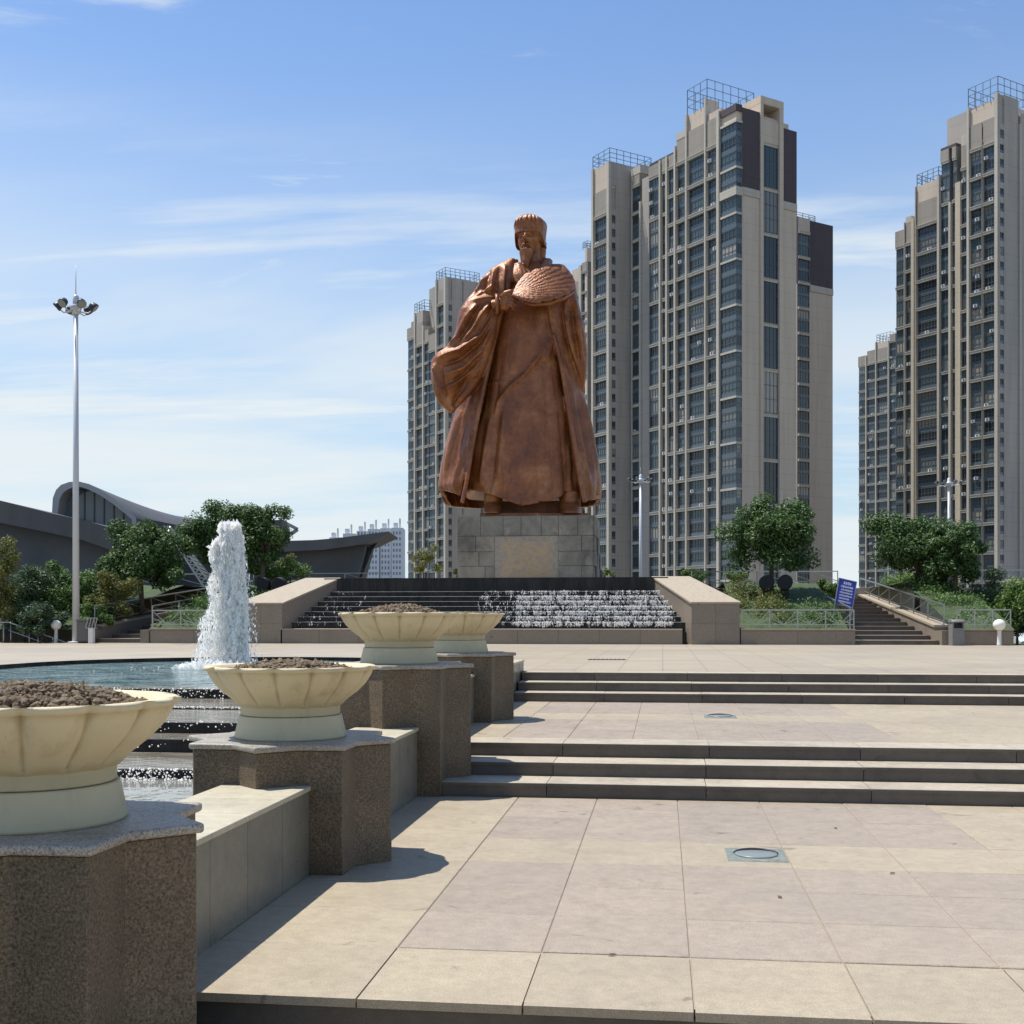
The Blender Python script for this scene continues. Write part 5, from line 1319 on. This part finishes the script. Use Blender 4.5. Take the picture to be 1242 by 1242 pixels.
# ================================================================ trees and shrubs
def leaves(cs_, n_per, sig, size, seed, flat=.8):
    r = np.random.default_rng(seed); C_ = np.repeat(cs_[:, :3], n_per, 0); S_ = np.repeat(cs_[:, 3], n_per)
    d = r.normal(size=(len(C_), 3)); d /= np.linalg.norm(d, axis=1)[:, None]
    rad = r.random(len(C_))**.45
    p = C_ + d*(rad*S_*sig)[:, None]*np.array([1, 1, flat])
    nrm = d*.6 + r.normal(size=d.shape)*.55 + np.array([0, 0, .55]); nrm /= np.linalg.norm(nrm, axis=1)[:, None]
    t_ = np.cross(nrm, r.normal(size=d.shape)); t_ /= np.linalg.norm(t_, axis=1)[:, None]; b_ = np.cross(nrm, t_)
    L_ = (size*(.6+.8*r.random(len(C_))))[:, None]; W_ = L_*.42
    v = np.stack([p - t_*L_, p - b_*W_ + nrm*L_*.12, p + t_*L_, p + b_*W_ + nrm*L_*.12], 1).reshape(-1, 3)
    f = np.arange(len(C_)*4).reshape(-1, 4); return v, f
def tree(name, label, x, y, z0, rx, rz, zc, mat, seed, n_cl=34, n_per=170, leaf=.085, trunk_r=.09, group='trees round the plaza', ry=None, cat='tree', limbs=9, low=-.75):
    r = np.random.default_rng(seed); ry = ry or rx*.9
    t = thing(name, label, cat, (x, y, z0), 0, group)
    cl = []
    while len(cl) < n_cl:
        d = r.normal(size=3); d /= np.linalg.norm(d)
        if d[2] < low: continue
        q = (.40 + .60*r.random()**.6)
        wob = 1 + .16*math.sin(3*math.atan2(d[1], d[0]) + seed) + .15*r.normal()
        cl.append((d[0]*rx*q*wob, d[1]*ry*q*wob, zc + d[2]*rz*q*wob, (.20 + .16*r.random())*(rx+rz)*.62))
    cl = np.array(cl)
    v, f = leaves(cl, n_per, 1.0, leaf, seed+1)
    o = link('crown', np_mesh('crown', v, f, mat), t)
    b = MB(); top = zc + rz*.25
    lean = r.normal(size=2)*.05*rx
    b.tube([(0,0,-.2),(lean[0]*.3,lean[1]*.3,(zc-rz)*.5),(lean[0],lean[1],zc-rz*.6),(lean[0]*1.4,lean[1]*1.4,top)], [trunk_r*1.25,trunk_r,trunk_r*.8,trunk_r*.25], 9)
    part('trunk', b, BARK, t)
    b = MB()
    for i in r.permutation(n_cl)[:limbs]:
        s_ = zc - rz*.65 + .5*rz*r.random(); e = cl[i, :3]
        b.tube([(lean[0],lean[1],s_), (lean[0]+e[0]*.45, lean[1]+e[1]*.45, s_+(e[2]-s_)*.35), tuple(e)], [trunk_r*.5, trunk_r*.32, trunk_r*.1], 6)
    part('limb', b, BARK, t)
    return t
def tr_px(name, label, pxc, pyt, pyb, half, d, base_py, mat, seed, **kw):
    """tree whose crown spans pyt..pyb and pxc +- half at depth d, standing at the height seen at base_py"""
    x, y = at(pxc, d); s_ = d/1450; z0 = CAMZ - (base_py-750)*s_; zc = CAMZ - ((pyt+pyb)/2-750)*s_ - z0
    return tree(name, label, x, y, z0, half*s_, (pyb-pyt)/2*s_, zc, mat, seed, **kw)
tr_px('broadleaf_tree', 'round dark green tree beside the blue sign, above the black spotlights', 935, 606, 706, 54, 40.5, 735, LEAF, 11, n_cl=60, n_per=330, leaf=.066)
tr_px('broadleaf_tree', 'dark green tree, the one of the twin trees nearer the sign', 1112, 622, 706, 45, 42, 736, LEAF, 23, n_cl=52, n_per=320, leaf=.066)
tr_px('broadleaf_tree', 'dark green tree, the twin nearer the frame edge', 1157, 634, 708, 34, 40.5, 736, LEAF, 31, n_cl=44, n_per=310, leaf=.064)
tr_px('broadleaf_tree', 'large dark tree behind the stair railing, right of the tall lamp mast', 172, 632, 716, 50, 42, 738, LEAF, 42, n_cl=60, n_per=330, leaf=.066)
tr_px('broadleaf_tree', 'dark tree with a tall top behind the water jet', 268, 606, 700, 40, 44, 730, LEAF, 52, n_cl=52, n_per=320, leaf=.066)
tr_px('broadleaf_tree', 'dark tree just right of the water jet', 318, 614, 694, 29, 43, 728, LEAF, 63, n_cl=40, n_per=310, leaf=.064)
tr_px('leafy_bush', 'bright green bush between the water jet and the cascade wall', 335, 672, 712, 33, 44, 716, LEAF_M, 71, n_cl=22, n_per=255, leaf=0.052, limbs=5, cat='bush', group='bushes round the plaza', trunk_r=.04)
tr_px('leafy_bush', 'yellowish young tree behind the cascade wall', 352, 672, 708, 15, 46, 712, LEAF_Y, 75, n_cl=12, n_per=136, leaf=0.048, limbs=5, cat='bush', group='bushes round the plaza', trunk_r=.03)
tr_px('leafy_bush', 'tall yellow-green sapling at the edge of the frame', 4, 655, 760, 15, 38.5, 772, LEAF_Y, 81, n_cl=24, n_per=187, leaf=0.052, cat='bush', group='bushes round the plaza', trunk_r=.04)
tr_px('leafy_bush', 'dull green shrub between the sapling and the globe lamp', 30, 684, 768, 30, 39.5, 776, LEAF_B, 83, n_cl=34, n_per=289, leaf=0.052, cat='bush', group='bushes round the plaza', trunk_r=.04)
tr_px('leafy_bush', 'mid green bush directly behind the globe lamp', 68, 681, 770, 30, 41, 776, LEAF_M, 87, n_cl=36, n_per=289, leaf=0.052, cat='bush', group='bushes round the plaza', trunk_r=.04)
tr_px('leafy_bush', 'low blue-green bush at the terrace edge near the globe lamp', 50, 728, 776, 26, 38.2, 778, LEAF_B, 88, n_cl=24, n_per=238, leaf=0.048, cat='bush', group='bushes round the plaza', trunk_r=.03)
tr_px('leafy_bush', 'green bush seen just behind the tall lamp mast', 104, 690, 768, 24, 40.5, 774, LEAF_M, 91, n_cl=28, n_per=272, leaf=0.052, cat='bush', group='bushes round the plaza', trunk_r=.04)
tr_px('leafy_bush', 'yellow-green bush under the large dark tree', 138, 692, 752, 27, 40, 758, LEAF_Y, 95, n_cl=26, n_per=221, leaf=0.048, cat='bush', group='bushes round the plaza', trunk_r=.04)
tr_px('leafy_bush', 'low green bush beside the stair wall under the large tree', 118, 728, 762, 18, 39, 764, LEAF_M, 97, n_cl=16, n_per=204, leaf=0.044, cat='bush', group='bushes round the plaza', trunk_r=.03)
tr_px('leafy_bush', 'dull blue-green tall shrub beyond the litter bin', 1203, 690, 768, 19, 40, 776, LEAF_B, 101, n_cl=26, n_per=238, leaf=0.048, cat='bush', group='bushes round the plaza', trunk_r=.04)
tr_px('leafy_bush', 'light green bush above the globe lamp at the frame edge', 1234, 704, 772, 30, 38.5, 778, LEAF_L, 103, n_cl=36, n_per=289, leaf=0.048, cat='bush', group='bushes round the plaza', trunk_r=.04)
tr_px('leafy_bush', 'dark low shrub behind the right-hand globe lamp', 1222, 742, 778, 26, 39.4, 780, LEAF, 105, n_cl=20, n_per=221, leaf=0.048, cat='bush', group='bushes round the plaza', trunk_r=.03)
tr_px('leafy_bush', 'rounded light green bush on the bank behind the blue sign', 1003, 701, 730, 19, 47, 728, LEAF_L, 107, n_cl=22, n_per=221, leaf=0.048, cat='bush', group='bushes round the plaza', trunk_r=.03)
tr_px('leafy_bush', 'light green bush left of the black spotlights', 896, 689, 712, 15, 52, 712, LEAF_L, 109, n_cl=16, n_per=187, leaf=0.048, cat='bush', group='bushes round the plaza', trunk_r=.03)
tr_px('leafy_bush', 'small light green shrub behind the top of the cascade wall', 838, 690, 704, 17, 46, 706, LEAF_L, 113, n_cl=16, n_per=153, leaf=0.044, cat='bush', group='bushes round the plaza', trunk_r=.03)
tr_px('leafy_bush', 'tiny shrub at the corner of the statue base', 737, 690, 701, 8, 55, 702, LEAF_L, 117, n_cl=8, n_per=102, leaf=0.048, cat='bush', group='bushes round the plaza', trunk_r=.02, limbs=3)
tr_px('leafy_bush', 'feathery yellow-green young tree in front of the far stepped tower', 514, 666, 702, 18, 60, 704, LEAF_Y, 119, n_cl=14, n_per=119, leaf=0.064, cat='bush', group='bushes round the plaza', trunk_r=.04)
tr_px('leafy_bush', 'small green shrub near the statue base on the side of the sleeve', 557, 688, 702, 8, 58, 703, LEAF_M, 121, n_cl=8, n_per=102, leaf=0.056, cat='bush', group='bushes round the plaza', trunk_r=.02, limbs=3)
# low hedges on the banks
def hedge(x0, x1, y0, y1, z, h, mat, seed, label):
    r = np.random.default_rng(seed); n = int((x1-x0)*(y1-y0)*5)+6
    c_ = np.stack([x0+(x1-x0)*r.random(n), y0+(y1-y0)*r.random(n), np.zeros(n), .30+.15*r.random(n)], 1)
    w = (c_[:,1]-36.34)/14.6; c_[:,2] = 1.12 + 1.62*np.minimum(1, np.maximum(w,0)*1.9)**.8 + h*r.random(n) + z
    o_ = np.array([x0, y0, 1.1]); c_[:, :3] -= o_
    v, f = leaves(c_, 90, 1.0, .045, seed, .7)
    t = thing('hedge', label, 'hedge', tuple(o_), 0, 'low planting on the banks'); q = link('foliage', np_mesh('foliage', v, f, mat), t); q['kind'] = 'stuff'
hedge(2.3, 3.9, 37.2, 42.5, 0, .30, LEAF_Y, 131, 'yellowish hedge along the sloping cascade wall, sign side')
hedge(3.3, 5.4, 36.6, 39.5, 0, .12, LEAF, 133, 'dark ground cover behind the level railing right of the cascade')
hedge(8.6, 10.0, 37.0, 43.0, 0, .15, LEAF_M, 135, 'green planting under the twin trees')
hedge(8.6, 10.0, 43.0, 49.0, 0, .35, LEAF_L, 137, 'light green planting higher up behind the twin trees')
hedge(-16.0, -13.3, 36.8, 42.0, 0, .25, LEAF_M, 139, 'green planting behind the fountain jet')
hedge(-21.5, -18.6, 36.8, 41.5, 0, .30, LEAF_M, 141, 'green planting beside the stair wall near the lamp mast')
# pale parked car roof glimpsed past the globe lamp
cx2, cy2 = at(1236, 44)
t = thing('parked_car', 'pale parked car mostly hidden past the globe lamp at the frame edge', 'car', (cx2, cy2, -.05), R(90+7))
prof = [(-2.1,.35),(-2.1,.75),(-1.75,.86),(-1.2,1.28),(.3,1.30),(1.0,.90),(1.95,.78),(2.1,.55),(2.1,.35)]
CARP = M('pale_car_paint', (.55,.60,.60), .25).m
b = MB(); n = len(prof); rr = []
for yy, s_ in ((-.82,.94),(-.74,1.0),(.74,1.0),(.82,.94)): rr.append([(x, yy, .35+(z-.35)*s_) for x, z in prof])
b.rings(rr, True, 0, False); part('body', b, CARP, t)
part('windscreen', MB().add([(.34,-.66,1.285),(.34,.66,1.285),(.98,.70,.925),(.98,-.70,.925)], [(0,3,2,1)]), GLASS, t)
for x in (-1.3, 1.3):
    for y in (-.80, .80): part('wheel', MB().tube([(x,y-.08,.33),(x,y+.08,.33)], .32, 18), BLACKM, t)
